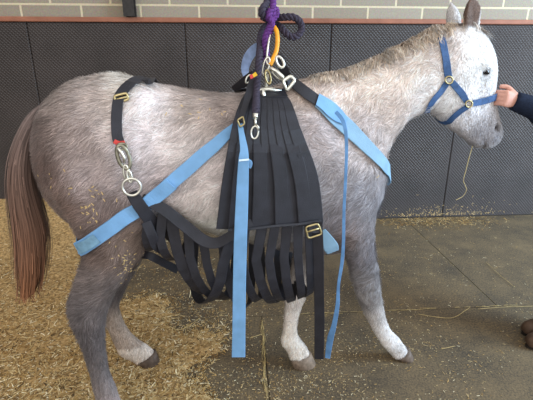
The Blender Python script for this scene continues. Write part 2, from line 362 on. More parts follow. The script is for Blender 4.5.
# mane: short tousled tufts along the crest, falling to the near side
crest = spline([(312, 76), (328, 74), (345, 71), (360, 65), (376, 57), (392, 49), (406, 42), (420, 36), (432, 29), (444, 25)], 12)
mr, mn, mdv, ml, mc = [], [], [], [], []
for k in range(3600):
    i = rng.random()*(len(crest)-1); u, v = crest[int(i)]; b0 = -abs(rng.normal(0, .03))+.012
    top = Vector(P(u, v+rng.uniform(-1, 4), 0)); h = bvh.find_nearest(W(loc(top)[0], b0, top.z+.02))
    if h[0] is None: continue
    mr.append(h[0]); n = (h[1]+Vector((0, 0, .25))).normalized(); mn.append(n)
    nv = noise.noise_vector(Vector(h[0])*22); mdv.append(Vector((-HD*.35-LD*.9+Vector((0, 0, -.45)))+nv*1.3+Vector(rng.normal(0, .2, 3))))
    far = (u-312)/132; ml.append(.035+.045*rng.random()*(.6+.7*far))
    dk = .62 if noise.noise(Vector(h[0])*30) > .22 else 1.0
    mc.append(np.array(lin((212, 192, 172)))*rng.lognormal(0, .25)*dk)
strands('mane', mr, np.array(mn), np.array(mdv), np.array(ml), np.full(len(mr), .0032), np.array(mc), HAIR, horse, nseg=5, lay=.55, curl=.5, droop=1.0, nblend=.55)
# forelock, between the ears and over the brow
fr, fn, fd, fl, fc = [], [], [], [], []
for k in range(500):
    t = rng.random(); p = P(458+t*22, 23+t*10, 0)+LD*rng.normal(0, .022); h = bvh.find_nearest(p+Vector((0, 0, .01)))
    fr.append(h[0]); fn.append(h[1]); fd.append(HD*.55+Vector((0, 0, -.8))-LD*rng.normal(.25, .3)); fl.append(rng.uniform(.03, .075)); fc.append(np.array(lin((206, 196, 188)))*rng.lognormal(0, .3))
strands('forelock', fr, np.array(fn), np.array(fd), np.array(fl), np.full(len(fr), .003), np.array(fc), HAIR, horse, nseg=5, lay=.3, curl=.4, droop=.5, nblend=.6)

# tail: a dock with long hair hanging from it
TL = spline([(42, 102), (26, 114), (15, 136), (8, 162), (7, 190), (10, 220), (14, 250), (16, 275), (18, 292)], 6)
TR = spline([(54, 100), (46, 124), (38, 150), (37, 178), (42, 203), (48, 228), (48, 252), (45, 275), (40, 292)], 6)
tm = MB(); rings = []
for i, (l, r) in enumerate(zip(TL, TR)):
    t = i/(len(TL)-1); a, c = P(l[0]+5, l[1], -.02), P(r[0]-5, r[1], -.02); m_ = (a+c)/2; h = (c-a)/2
    dp = .03+.035*min(1, t*3)*(1-.5*t); rings.append([m_+h*cos(2*pi*j/16)+LD*dp*sin(2*pi*j/16) for j in range(16)])
tm.loft(rings); tme = tm.mesh('tail')
tvv = verts(tme); zt = tvv[:, 2]; zmax, zmin = zt.max(), zt.min(); k_ = np.clip((zmax-zt)/(zmax-zmin), 0, 1)[:, None]
def tailcol(k): return np.where(k < .5, np.array(lin((106, 94, 92)))*(1-k*2)+np.array(lin((112, 86, 74)))*k*2, np.array(lin((112, 86, 74)))*(2-2*k)+np.array(lin((136, 92, 64)))*(2*k-1))
set_tone(tme, tailcol(k_)*.8)
tail = link('tail', tme, attr_mat('tail_core', .8, .2, .35, 60), horse)
mb = MB(); tc_ = []; n0 = 0
def ribbon_lock(pts, w, nrm, col, taper=.3):
    global n0
    m = len(pts)
    vs = []
    for i, p in enumerate(pts):
        t = (pts[min(i+1, m-1)]-pts[max(i-1, 0)]).normalized(); sd = t.cross(nrm).normalized()*w*.5*(1-taper*i/m)
        vs += [p-sd, p+sd]
    mb.add(vs, [(2*i, 2*i+1, 2*i+3, 2*i+2) for i in range(m-1)])
    for i, p in enumerate(pts):
        kk = min(max((zmax-p.z)/(zmax-zmin), 0), 1); c = tailcol(np.array([[kk]]))[0]*col; tc_.extend([c, c])
for k in range(1500):
    ang = rng.uniform(0, 2*pi); st = rng.integers(0, 14) if rng.random() < .75 else rng.integers(0, 26); en = min(len(TL)-1, st+rng.integers(16, 40)); pts = []
    fx = cos(ang); fy = sin(ang); wob = rng.normal(0, .0018); ph = rng.random()*6
    for i in range(st, en+1, 2):
        l, r = TL[i], TR[i]; t = i/(len(TL)-1); a, c = P(l[0]+3, l[1], -.02), P(r[0]-3, r[1], -.02)
        dp = .033+.037*min(1, t*3)*(1-.5*t); e = .97+.05*sin(ph+t*7)
        pts.append((a+c)/2+(c-a)/2*fx*e+LD*dp*fy*e+HD*wob*(i-st)*.2)
    if en == len(TL)-1: pts.append(pts[-1]+Vector((rng.normal(0, .006), rng.normal(0, .006), -rng.uniform(.0, .03))))
    if len(pts) > 2: ribbon_lock(pts, rng.uniform(.002, .0045), (HD*fx+LD*fy).normalized(), rng.lognormal(.0, .3))
tlm = mb.mesh('tail_hair', False); set_tone(tlm, np.clip(np.array(tc_), 0, 1)); link('tail_hair', tlm, HAIR, tail)['kind'] = 'stuff'

mb = MB()
for (cu, cv, ru, rv, n, bb) in ((93, 212, 5, 9, 26, -.2), (128, 266, 6, 8, 34, -.16), (112, 245, 14, 14, 14, -.2), (60, 185, 10, 14, 10, -.2), (160, 235, 6, 8, 8, -.2), (200, 110, 14, 6, 10, -.2), (378, 176, 2, 2, 2, -.1)):
    for k in range(n):
        h = bvh.ray_cast(CAM, ray(rng.normal(cu, ru*1.2), rng.normal(cv, rv*1.2)).normalized())
        if h[0] is None: continue
        t = h[1].cross(Vector(rng.normal(0, 1, 3))).normalized(); sd = t.cross(h[1]); p = h[0]+h[1]*.009; l = rng.uniform(.002, .006)
        mb.add([p-t*l-sd*.0013, p+t*l-sd*.0013, p+t*l+sd*.0013, p-t*l+sd*.0013, p+h[1]*.0015], [(0, 1, 4), (1, 2, 4), (2, 3, 4), (3, 0, 4)])
mb.build('straw_bits', mat('straw_bits', (222, 192, 134), .7, var=.25, scale=50), None, label='bits of straw clinging to the horse\'s thigh and stifle', cat='straw', kind='stuff')

# ------------------------------------------------------------------ webbing materials
BLACK = mat('black_webbing', (38, 38, 46), .5, var=.25, scale=25, bump=.6, bscale=500, spec=.4)
BLUE = mat('sky_blue_webbing', (122, 170, 216), .65, var=.12, scale=18, bump=.5, bscale=600, spec=.3)
PALEBLUE = mat('pale_blue_webbing', (138, 176, 204), .7, var=.12, scale=18, bump=.5, bscale=600)
HALT = mat('halter_nylon', (60, 92, 138), .6, var=.18, scale=60, bump=.5, bscale=600)
STEEL = mat('bright_steel', (226, 224, 214), .38, 1.0, var=.15, scale=30)
BRASS = mat('dull_brass', (188, 172, 128), .35, .9, var=.2, scale=30)
DULL = mat('worn_steel', (150, 146, 130), .4, .9, var=.25, scale=60)
RED = mat('red_tag', (206, 70, 64), .6, var=.2)
ORANGE = mat('orange_coating', (246, 166, 30), .35, var=.12, spec=.5)
YELLOW = mat('yellow_tag', (240, 190, 50), .6)

def mpp(p): return depth_of(p)/F
def strap_on(px, wid, k=8, off=.013, fb=-.15, th=.003):
    """a strap lying on the coat along a traced path: widths in pixels at the trace points"""
    pp = spline([(p[0], p[1], w) for p, w in zip(px, wid if isinstance(wid, (list, tuple)) else [wid]*len(px))], k)
    pts, ns, ws = [], [], []
    for u, v, w in pp:
        p, n, ok = hit(u, v, off, fb); pts.append(p); ns.append(n); ws.append(w*mpp(p))
    for _ in range(3):
        pts = [pts[0]]+[(pts[i-1]+pts[i]*2+pts[i+1])/4 for i in range(1, len(pts)-1)]+[pts[-1]]
        ns = [ns[0]]+[((ns[i-1]+ns[i]*2+ns[i+1])/4).normalized() for i in range(1, len(ns)-1)]+[ns[-1]]
    pts = [outside(p, off*.8) for p in pts]
    return pts, ns, ws
def strap_free(px, wid, bs, k=8, twist=None):
    pp = spline([(p[0], p[1], w, b) for p, w, b in zip(px, wid, bs)], k)
    pts = [P(u, v, b) for u, v, w, b in pp]; ws = [w*mpp(p) for (u, v, w, b), p in zip(pp, pts)]
    ns = [(CAM-p).normalized() for p in pts]
    return pts, ns, ws
sling = thing('lifting_sling', 'black webbing lifting sling with sky-blue straps wrapped around the grey horse', 'animal sling', W(0, 0, 0))
def part(name, pts, ns, ws, m, th=.0035, parent=None, label=None): return MB().ribbon(pts, ns, ws, th).build(name, m, parent or sling, smooth=False, label=label)

# under-belly hammock: webbing bands running under the horse from the near side to the far side
def band(top_px, bot, width_px, b_side=.255, slack=None, far=True, tw=0.0, wtop=None, jit=0.0, fshift=0.0, tilt=0.0):
    """top_px: traced points from the top of the band to where it turns under; bot: (u, v) of the lowest point"""
    near, ws = [], []
    pp = spline([(u, v, w) for (u, v), w in zip(top_px, width_px)], 6)
    VB = [(80, .03), (90, .06), (97, .12), (110, .18), (130, .225), (155, .25), (260, .262), (330, .262)]
    for u, v, w in pp:
        b = next(b0+(b1-b0)*(v-v0)/(v1-v0) for (v0, b0), (v1, b1) in zip(VB, VB[1:]) if v <= v1) if v > 80 else .03
        p = P(u, v, -min(b, b_side) if v < 150 else -b_side); p = outside(p, .016); near.append(p); ws.append(w*mpp(p))
    # turn under: half an ellipse across the body
    p0 = near[-1]; s0, b0, z0 = loc(p0); q = P(bot[0], bot[1], -b_side*.72); s1, _, z1 = loc(q); dz = z0-z1
    und = []
    nU = 22
    for i in range(1, nU):
        a = pi*i/nU; und.append(W(s0+(s1-s0)*sin(a)+jit*sin(2*a)+fshift*i/nU, b0*cos(a), z0-dz*sin(a)**.65))
    path = near+und+[mirror(p)+HD*fshift for p in reversed(near)]
    w = ws+[ws[-1]]*len(und)+list(reversed(ws))
    ns = []
    for i, p in enumerate(path):
        t = (path[min(i+1, len(path)-1)]-path[max(i-1, 0)]).normalized()
        h = HD; n = h.cross(t).normalized(); 
        if n.dot(-LD if i < len(path)/2 else LD) < 0 and abs(loc(p)[1]) > .12: n = -n
        if abs(loc(p)[1]) <= .12 and n.z > 0: n = -n
        if tw:
            f = i-len(near); 
            if 0 <= f <= nU: n = (n+HD*tw*sin(pi*min(1, f/nU*1.4))).normalized()
        if tilt and (i < len(near) or i > len(path)-len(near)): n = (n+HD*tilt*(.5+.5*min(1, i/12))).normalized()
        ns.append(n)
    return path, ns, w
APX = (264, 90)
nst = 9
for k in range(nst):                                 # the sewn fan
    f = k/(nst-1)
    ut = 250+f*31; u1 = 238+f*57; u2 = 230+f*81; u3 = 223+f*94
    px = [(ut, 91), (ut+(u1-ut)*.5, 105), (u1, 130), (u2, 178), (u3, 229-f*4)]
    pts, ns, ws = band(px, (u3, 240), [7, 9.5, 13, 15, 14], .255+.004*(k % 2), tilt=.1)
    n_ = len(spline(px, 6)); part('fan_panel', pts[:n_], ns[:n_], ws[:n_], BLACK); part('fan_panel', pts[-n_:], ns[-n_:], ws[-n_:], BLACK)
LOOPS = [((150, 214), (146, 236), (140, 255), 9, .08), ((163, 212), (160, 238), (161, 265), 9, .1), ((170, 215), (177, 250), (196, 296), 11, .12), ((188, 228), (190, 258), (206, 302), 9, .13),
         ((203, 240), (207, 265), (216, 300), 8.5, .12), ((234, 232), (223, 265), (206, 303), 11, -.04), ((222, 238), (226, 270), (236, 309), 9, .1), ((245, 228), (242, 260), (249, 303), 9, .1),
         ((262, 228), (256, 260), (262, 306), 10, .12), ((275, 227), (269, 260), (264, 304), 9, .15), ((287, 227), (284, 258), (277, 305), 9.5, .13), ((298, 226), (298, 256), (294, 300), 9, .08), ((309, 224), (310, 256), (307, 296), 9, .03)]
for k, (a, m, bt, wd_, fs) in enumerate(LOOPS):      # loose bands slung under the belly
    bt = (bt[0], bt[1]+11*min(1, max(0, (bt[1]-250)/40)))
    pts, ns, ws = band([a, m], bt, [wd_+1, wd_], (.222 if a[0] < 225 else .25)+.005*(k % 2), tw=rng.normal(.3, .35), fshift=fs*1.7)
    part('belly_band', pts, ns, ws, BLACK)
# lengthwise straps of the hammock
for (px, w, bs, nm) in (([(142, 199), (152, 203), (166, 211), (185, 226), (203, 240), (216, 243), (229, 237), (241, 228), (252, 222)], [11, 11.5, 12, 12, 12, 11, 10, 10, 8], [-.215, -.225, -.235, -.238, -.248, -.258, -.27, -.275, -.272], 'side_strap'),
                    ([(146, 222), (152, 236), (156, 246), (166, 252)], [10, 10, 9, 8], [-.235, -.235, -.22, -.18], 'side_strap'),
                    ([(138, 254), (150, 256), (164, 263), (178, 270)], [8]*4, [-.1, -.15, -.13, -.1], 'side_strap'),
                    ([(228, 230), (250, 229), (275, 226), (300, 224), (321, 221)], [2.5]*5, [-.268]*5, 'seam_band')):
    pts, ns, ws = strap_free(px, w, bs); part(nm, pts, ns, ws, BLACK, .004)
    if nm == 'side_strap': part('side_strap', [mirror(p) for p in pts], [mirror(p+n)-mirror(p) for p, n in zip(pts, ns)], ws, BLACK)
# long loose black end at the front edge of the panel
pts, ns, ws = strap_free([(317, 222), (318.5, 255), (319, 290), (319.5, 325), (319, 359)], [11, 10.5, 10, 10, 9.5], [-.275, -.27, -.262, -.255, -.25]); part('hanging_end', pts, ns, ws, BLACK)
# buckle low on the panel with its strap stub
def frame(px, b, r, m, name='buckle', parent=None, k=4, bar=None):
    c = [P(u, v, b) for u, v in px]; path = []
    n = len(c)
    for i in range(n):
        a, p, d = c[i-1], c[i], c[(i+1) % n]
        path += [p.lerp(a, .18), p.lerp(a, .05).lerp(d, .05), p.lerp(d, .18), p.lerp(d, .5)]
    mb = MB().tube(path, r, 8, closed=True)
    if bar: mb.tube([P(*bar[0], b), P(*bar[1], b)], r*.9, 8)
    return mb.build(name, m, parent or sling)
pts, ns, ws = strap_free([(309, 228), (315, 229), (322, 228)], [8, 8, 8], [-.281]*3); part('buckle_strap', pts, ns, ws, BLACK)
frame([(305.5, 227), (318, 223.5), (322, 234), (308, 238.5)], -.287, .0036, BRASS, bar=((307, 232), (320, 228)))
pts, ns, ws = strap_free([(323, 230), (327, 238), (331, 247), (333, 252)], [5, 10, 15, 12], [-.21, -.215, -.22, -.215]); part('strap_tail', pts, ns, ws, PALEBLUE, label='pale blue strap tail curling below the buckle')

# breeching: wide blue strap from the centre buckle down round the thigh
A1 = [(240.5, 123), (225, 137), (205, 154), (186, 170), (170, 183), (150, 198), (128, 214), (105, 230), (92, 240), (85, 246)]
pts, ns, ws = strap_on(A1, [6, 11, 13.5, 14, 14, 14.5, 15, 15, 15, 15], 8, .02, -.2)
m_ = [mirror(p) for p in reversed(pts)]; mn_ = [mirror(p+n)-mirror(p) for p, n in reversed(list(zip(pts, ns)))]
s1, b1, z1 = loc(pts[-1])                            # round the back of both thighs to the far side
mid = [W(s1-.012*(1-(q/5)**2)-.004, b1*-q/5, z1-.002) for q in (-4.4, -3, -1.5, 0, 1.5, 3, 4.4)]
pts = pts+[outside(p, .016) for p in mid]+m_; ns = ns+[(-HD-LD*.5*(1 if q < 3 else -1)*abs(q-3)/3).normalized() for q in range(7)]+mn_; ws = ws+[ws[-1]]*7+list(reversed(ws))
br = part('breeching_strap', pts, ns, ws, BLUE, .004)
pts, ns, ws = strap_on([(172, 181.5), (150, 198), (128, 214), (105, 230), (84, 246)], [15]*5, 8, .026, -.2); part('doubled_end', pts, ns, ws, BLUE, .004)
pts, ns, ws = strap_on([(100, 234), (92, 240), (85, 245)], [11, 11, 11], 8, .031, -.2); part('sewn_patch', pts, ns, ws, mat('grey_patch', (120, 160, 188), .8), .002, label='faded grey-blue patch near the strap end')
# loose blue end hanging straight down
pts, ns, ws = strap_free([(240, 124), (242, 136), (244, 150), (243.5, 162), (242, 200), (240.5, 240), (239.5, 280), (239, 320), (238.5, 357)], [5, 6, 8, 10.5, 12.5, 13, 13, 13, 13.5], [-.23, -.265, -.285, -.295, -.3, -.305, -.305, -.3, -.295], 6)
part('hanging_end', pts, ns, ws, BLUE, label='sky-blue loose strap end hanging to the ground')
pts, ns, ws = strap_free([(239, 160.5), (244, 160), (249, 159.5)], [2, 2, 2], [-.3]*3); part('stitch_band', pts, ns, ws, mat('white_stitch', (206, 222, 236), .8), .002)
pts, ns, ws = strap_free([(248, 160), (250, 163), (249, 168)], [3, 5, 4], [-.287]*3); part('strap_tail', pts, ns, ws, BLUE)
# breast strap: black adjuster, then blue round the chest
pts, ns, ws = strap_on([(287, 82), (296, 89), (307, 97.5), (318, 105.5)], [13, 14, 14.5, 14.5], 8, .018, -.1); part('breast_adjuster', pts, ns, ws, BLACK, .004)
pts, ns, ws = strap_on([(315, 103.5), (330, 115.5), (345, 128), (358, 140), (370, 152), (380, 163), (385, 170)], [16, 18.5, 18, 15, 13.5, 13, 13], 8, .016, -.1)
e = pts[-1]
n0_ = len(pts); m_ = [mirror(p) for p in reversed(pts)]; mn_ = [mirror(p+n)-mirror(p) for p, n in reversed(list(zip(pts, ns)))]
for q in range(1, 9):                                # across the chest to the far side
    h = bvh.find_nearest(e.lerp(m_[0], q/9)+HD*.1-Vector((0, 0, .06*sin(pi*q/9)))); pts.append(h[0]+h[1]*.018); ns.append(h[1]); ws.append(ws[n0_-1])
pts += m_; ns += mn_; ws += list(reversed(ws[:n0_]))
part('breast_strap', pts, ns, ws, PALEBLUE, .004)
pts, ns, ws = strap_on([(314, 103), (325, 110), (335, 117.5), (343, 124)], [16, 18, 15, 8], 8, .024, -.1); part('doubled_end', pts, ns, ws, BLUE, .003)
# loose end turned on edge, hanging from the breast strap
px = [(336, 112), (342, 119), (345.5, 130), (346.5, 150), (345.5, 180), (344, 210), (343.5, 240), (342, 262), (338.5, 285), (337.5, 305), (334, 325), (330, 340), (327.5, 358)]
pts, ns, ws = strap_free(px, [4, 4, 3.6, 3.2, 3, 3, 3.2, 3.4, 3, 4, 5, 6.5, 5], [-.17, -.2, -.22, -.235, -.245, -.25, -.25, -.245, -.24, -.235, -.22, -.21, -.2], 6)
part('hanging_end', [outside(p, .02) for p in pts], ns, ws, mat('blue_edge', (104, 152, 206), .65, scale=18), .004, label='thin blue loose end hanging edge-on beside the foreleg')
pts, ns, ws = strap_on([(131.5, 188), (136, 197), (142, 207), (148, 217), (153, 225), (157, 232)], [11, 12.5, 13, 13, 12.5, 10], 8, .036, -.2); part('ring_strap', pts, ns, ws, BLACK, .004)
# croup strap with buckle, hook and ring
G1 = spline([(152, 79), (146, 79), (138, 80.5), (130, 87), (123, 95), (119, 103), (117, 118), (117, 136), (119, 144)], 8)
pts, ns, ws = strap_on([(150, 81.5), (138, 82), (130, 87.5), (123, 95), (119, 103), (117, 118), (117, 134), (119, 143)], [6, 9, 11, 11, 10.5, 10.5, 10.5, 11], 8, .014, -.08)
s0, b0, z0 = loc(pts[0]); pre = [W(s0+.01, .16, z0-.06), W(s0+.005, .1, z0-.012), W(s0, .04, z0+.006)]
pts = pre+pts; ns = [(Vector((0, 0, 1))+LD*.8).normalized(), (Vector((0, 0, 1))+LD*.3).normalized(), Vector((0, 0, 1))]+ns; ws = [ws[4]]*3+ws
part('croup_strap', [outside(p, .013) for p in pts], ns, ws, BLACK, .004)
bh = lambda u, v, o=.02: loc(hit(u, v, o)[0])[1]
bq = bh(121, 97); frame([(114.5, 96), (126.5, 93), (128.5, 99.5), (115, 103)], bq-.006, .0042, BRASS, bar=((114.5, 100), (128, 96.5)))
bq = bh(119, 142); pts, ns, ws = strap_free([(114, 141), (119, 143.5), (125, 142.5)], [4, 5, 4], [bq-.012]*3); part('red_tag', pts, ns, ws, RED)
# flat hook plate: an oval worn-steel body with a slot
def loop_px(px, b): return [P(u, v, b) for u, v in px]
def oval(c, ru, rv, ang, b, n=20):
    out = []
    for i in range(n):
        a = 2*pi*i/n; x, y = ru*cos(a), rv*sin(a); out.append(P(c[0]+x*cos(ang)-y*sin(ang), c[1]+x*sin(ang)+y*cos(ang), b))
    return out
bq = bh(123, 156)-.012
hk = MB().tube(oval((123.5, 157), 5.6, 12.5, -.35, bq), .0062, 10, closed=True).build('hook', DULL, sling)
MB().tube(loop_px([(117.5, 148), (121, 152), (124.5, 158), (124, 163)], bq-.008), [.005, .0055, .005, .003], 8).build('hook_gate', STEEL, hk)
MB().tube(oval((122, 146.5), 5, 3, 0, bq), .0035, 8, closed=True).build('hook_eye', DULL, hk)
bq = bh(128, 175)-.012
MB().tube(oval((126.5, 173), 2.8, 8, -.2, bq), .0038, 10, closed=True).build('chain_link', STEEL, sling)
MB().tube(oval((129.5, 176.5), 2.2, 6, -.25, bq-.008), .0036, 10, closed=True).build('chain_link', STEEL, sling)
MB().tube(oval((131.5, 187), 9.2, 8.4, .2, bq-.012, 28), .0043, 10, closed=True).build('ring', STEEL, sling)
# centre fittings over the back
pts, ns, ws = strap_free([(256, 70), (252, 84), (246, 103), (240, 121)], [6, 8, 6.5, 6], [-.07, -.1, -.18, -.235]); part('quarter_adjuster', [outside(p, .016) for p in pts], ns, ws, BLACK, .004)
frame([(237.5, 120), (243, 116.5), (244.5, 124), (240, 127)], -.245, .003, BRASS)
pts, ns, ws = strap_free([(262, 70), (252, 76), (243, 83), (234, 90)], [7, 9, 9, 8], [.0, .03, .08, .13]); part('far_quarter_strap', pts, ns, ws, BLACK, .004)
pts, ns, ws = strap_free([(246, 76), (245, 68), (248, 58), (254, 50), (260, 46)], [6, 8, 9.5, 9.5, 8], [.1, .11, .1, .08, .05]); part('far_breast_strap', pts, ns, ws, mat('faded_blue_webbing', (138, 158, 196), .7), .003, label='faded blue strap arching up behind the rope')
pts, ns, ws = strap_free([(276, 57), (281, 64), (285, 72), (288, 79)], [6, 8, 9, 9], [.03, .05, .08, .1]); part('far_breast_adjuster', pts, ns, ws, BLACK, .004)
# spreader bracket holding the fan of bands
bk = MB(); bk.tube(loop_px([(252, 93), (258, 90.5), (268, 89), (281, 91)], -.075), .0085, 10); bk.tube(loop_px([(262, 90), (263.5, 95), (263.5, 98)], -.105), .009, 8)
bk.tube(loop_px([(266, 90), (266.5, 82), (267, 74)], -.07), .006, 10); bk.build('spreader_bracket', STEEL, sling)
frame([(283, 81), (290.5, 76), (295, 80.5), (286.5, 91)], -.125, .0062, STEEL)
MB().tube(loop_px([(270, 68), (276, 71), (282, 77), (287, 82)], -.09), [.006, .007, .0085, .006], 8).build('steel_link', STEEL, sling)
MB().tube(oval((277, 74), 7, 2.6, .8, -.08), .0032, 8, closed=True).build('chain_link', STEEL, sling)
MB().tube(oval((266, 66), 3, 9, .25, -.075), .0036, 8, closed=True).build('chain_link', STEEL, sling)
MB().tube(oval((268, 77), 2.6, 7, -.2, -.085), .0034, 8, closed=True).build('chain_link', BRASS, sling)
MB().tube(oval((280, 62), 3.2, 6, -.5, -.1), .0046, 8, closed=True).build('chain_link', STEEL, sling)
pts, ns, ws = strap_free([(279, 55), (282, 58), (284, 63)], [4, 6, 5], [-.04]*3); part('web_loop', pts, ns, ws, BLACK)
pts, ns, ws = strap_free([(250, 77), (253, 76)], [4, 4], [-.16]*2); part('red_tag', pts, ns, ws, RED)
pts, ns, ws = strap_free([(253, 76), (256.5, 73.5)], [3.5, 4], [-.16]*2); part('yellow_tag', pts, ns, ws, YELLOW)
MB().tube(oval((248.5, 79), 2.2, 4.5, .5, -.06), .003, 8, closed=True).build('chain_link', STEEL, sling)

# ------------------------------------------------------------------ ropes and carabiner
def rope(path, r, m, name, turns=22, strands_n=3, parent=None, **k):
    """three twisted strands"""
    path = [Vector(p) for p in path]; ds = [0]
    for a, b in zip(path, path[1:]): ds.append(ds[-1]+(b-a).length)
    N_ = max(30, int(ds[-1]/.004)); pts = []
    for i in range(N_+1):
        d = ds[-1]*i/N_; j = next(x for x in range(1, len(ds)) if ds[x] >= d-1e-9); f = (d-ds[j-1])/max(ds[j]-ds[j-1], 1e-9); pts.append(path[j-1].lerp(path[j], f))
    mb = MB(); frames = []; nrm = None
    for i in range(N_+1):
        t = (pts[min(i+1, N_)]-pts[max(i-1, 0)]).normalized()
        nrm = t.orthogonal().normalized() if nrm is None else (nrm-t*nrm.dot(t)).normalized(); frames.append((nrm.copy(), t.cross(nrm)))
    for q in range(strands_n):
        mb.tube([pts[i]+(frames[i][0]*cos(a)+frames[i][1]*sin(a))*r*.6 for i in range(N_+1) for a in [2*pi*(q/strands_n+i*.004*turns)]], r*.54, 6)
    return mb.build(name, m, parent, **k) if name else mb
DARKROPE = mat('dark_rope', (62, 56, 70), .85, var=.35, scale=120, bump=.8, bscale=300)
PURPLE = mat('purple_rope', (98, 54, 124), .8, var=.3, scale=120, bump=.8, bscale=300)
def sp3(px, k=8): return [P(u, v, b) for u, v, b in spline(px, k)]
hang = thing('lifting_rope', 'purple rope knotted at the top and hanging down to the orange carabiner', 'rope', P(268, 58, -.03))
mb1 = rope(sp3([(274, -60, 0), (274, -20, 0), (273, 2, 0), (273, 12, -.022), (271, 24, -.03), (266, 36, -.035), (265, 46, -.035), (264, 56, -.03)]), .0115, PURPLE, 'rope_strand', 26, parent=hang)
rope(sp3([(271, 10, -.03), (269, 17, -.04), (272, 25, -.035), (269, 34, -.035), (266, 44, -.035), (267, 56, -.03)]), .0105, PURPLE, 'rope_strand', 26, parent=hang)
rope(sp3([(276, 8, .0), (277.5, 13, -.02), (274, 19, -.03), (268, 19, -.03), (265, 14, -.02), (267, 8, -.005)]), .0085, PURPLE, 'knot', 26, parent=hang)
rope(sp3([(262, 56, -.02), (265, 62, -.03), (268, 58, -.02), (266, 50, -.015)]), .006, PURPLE, 'rope_loop', 26, parent=hang)
dark = thing('tie_rope', 'dark twisted rope looped out to one side with a snap hook on its lower end', 'rope', P(256, 118, -.1))
rope(sp3([(268, -60, .02), (268, -20, .015), (267, 2, .0), (263, 8, -.03), (261.5, 13, -.035), (264, 17.5, -.02), (271, 18.5, .022), (279, 17.5, .012), (286, 17, -.005), (294, 17.5, -.01), (300, 22, -.005), (301.5, 30, -.005), (297, 36, -.01), (290, 36.5, -.01), (284, 31, -.005), (279, 26, .022),
           (271, 24, .03), (264, 28, .025), (260.5, 38, .0), (260, 48, -.03), (259, 62, -.09), (257.5, 80, -.11), (256.5, 95, -.14), (256, 108, -.225), (255.5, 115, -.25)], 6), .0118, DARKROPE, 'rope', 22, parent=dark)
mb = MB(); mb.tube(loop_px([(255.5, 113), (255.3, 119)], -.255), .0085, 10); mb.tube(loop_px([(255.3, 119), (255.3, 126)], -.262), .0042, 8)
mb.tube(oval((254.6, 132.5), 3.6, 6.2, .1, -.266, 22), .0031, 8, closed=True); mb.tube(loop_px([(256.5, 125), (258.5, 127), (258, 131)], -.267), .003, 8); mb.build('snap_hook', STEEL, dark)
cb = thing('carabiner', 'orange-coated curved carabiner hanging between the rope and the sling', 'carabiner', P(272, 48, -.06))
MB().tube(sp3([(274, 27, -.03), (276.5, 31, -.045), (277.5, 40, -.055), (276.5, 50, -.06), (273.5, 58, -.07), (270, 65, -.075)]), [.0078]*41, 12).build('coated_body', ORANGE, cb)
MB().tube(sp3([(270, 65, -.075), (267, 63, -.072), (267, 54, -.06), (269, 40, -.045), (272, 28, -.032), (274, 27, -.03)]), .004, 10).build('gate', STEEL, cb)

# ------------------------------------------------------------------ halter
halter = thing('halter', 'blue nylon halter with metal rings on the grey horse\'s head', 'halter', P(466, 75, 0))
def hstrap(name, px, wid, wrap=None, off=.009):
    pts, ns, ws = strap_on(px, wid, 8, off, -.06)
    if wrap: 
        m = [mirror(p) for p in pts]; mn_ = [mirror(p+n)-mirror(p) for p, n in zip(pts, ns)]
        if wrap == 'end': full = pts+list(reversed(m)); fn_ = ns+list(reversed(mn_)); fw_ = ws+list(reversed(ws))
        else: full = list(reversed(m))+pts; fn_ = list(reversed(mn_))+ns; fw_ = list(reversed(ws))+ws
        # carry the strap over the ridge between the two sides
        sm = [outside(p, off*.8) for p in full]
        for _ in range(2): sm = [sm[0]]+[(sm[i-1]+sm[i]*2+sm[i+1])/4 for i in range(1, len(sm)-1)]+[sm[-1]]
        return MB().ribbon([outside(p, off*.7) for p in sm], fn_, fw_, .0025).build(name, HALT, halter, smooth=False)
    MB().ribbon([mirror(p) for p in pts], [mirror(p+n)-mirror(p) for p, n in zip(pts, ns)], ws, .0025).build(name, HALT, halter, smooth=False)
    return MB().ribbon(pts, ns, ws, .0025).build(name, HALT, halter, smooth=False)
hstrap('crown_strap', [(448, 78), (446, 66), (443.5, 52), (440.5, 38), (437.5, 30)], [7, 7.5, 7.5, 7.5, 6.5], 'end')
hstrap('throat_strap', [(447, 82), (440, 91), (433, 99), (428.5, 106)], [6, 6.5, 6.5, 6], 'end')
hstrap('cheek_strap', [(451, 82), (457, 89), (462, 95), (466, 102)], [6, 6.5, 6.5, 5])
hstrap('noseband', [(471, 103), (479, 101.5), (488, 99), (495.5, 96.5)], [6, 7, 7, 7], 'end')
hstrap('chin_strap', [(467, 105.5), (460, 110), (453, 116), (448.5, 121.5)], [6, 6.5, 6, 5.5], 'end')
for (u, v, r1_, r2_) in ((449, 80, 3.8, 3.6), (469, 104, 3.4, 3.4)):
    p, n, _ = hit(u, v, .015); b = loc(p)[1]; rg = oval((u, v), r1_, r2_, .3, b)
    rg = [outside(q, .012) for q in rg]
    MB().tube(rg, .003, 8, closed=True).build('ring', BRASS, halter, label='brass-coloured halter ring'); MB().tube([mirror(q) for q in rg], .003, 8, closed=True).build('ring', BRASS, halter)
st = MB().tube([P(u, v, b) for u, v, b in spline([(472.5, 146, -.03), (469, 158, -.035), (466, 170, -.04), (463.5, 180, -.04), (465.5, 186, -.035), (466.5, 190, -.03), (463, 196, -.03), (456, 200, -.03)], 8)], .0016, 6)
st.build('hay_strand', mat('hay_strand', (186, 168, 122), .8), None, label='thin pale strand of hay hanging from the horse\'s lips', cat='hay')

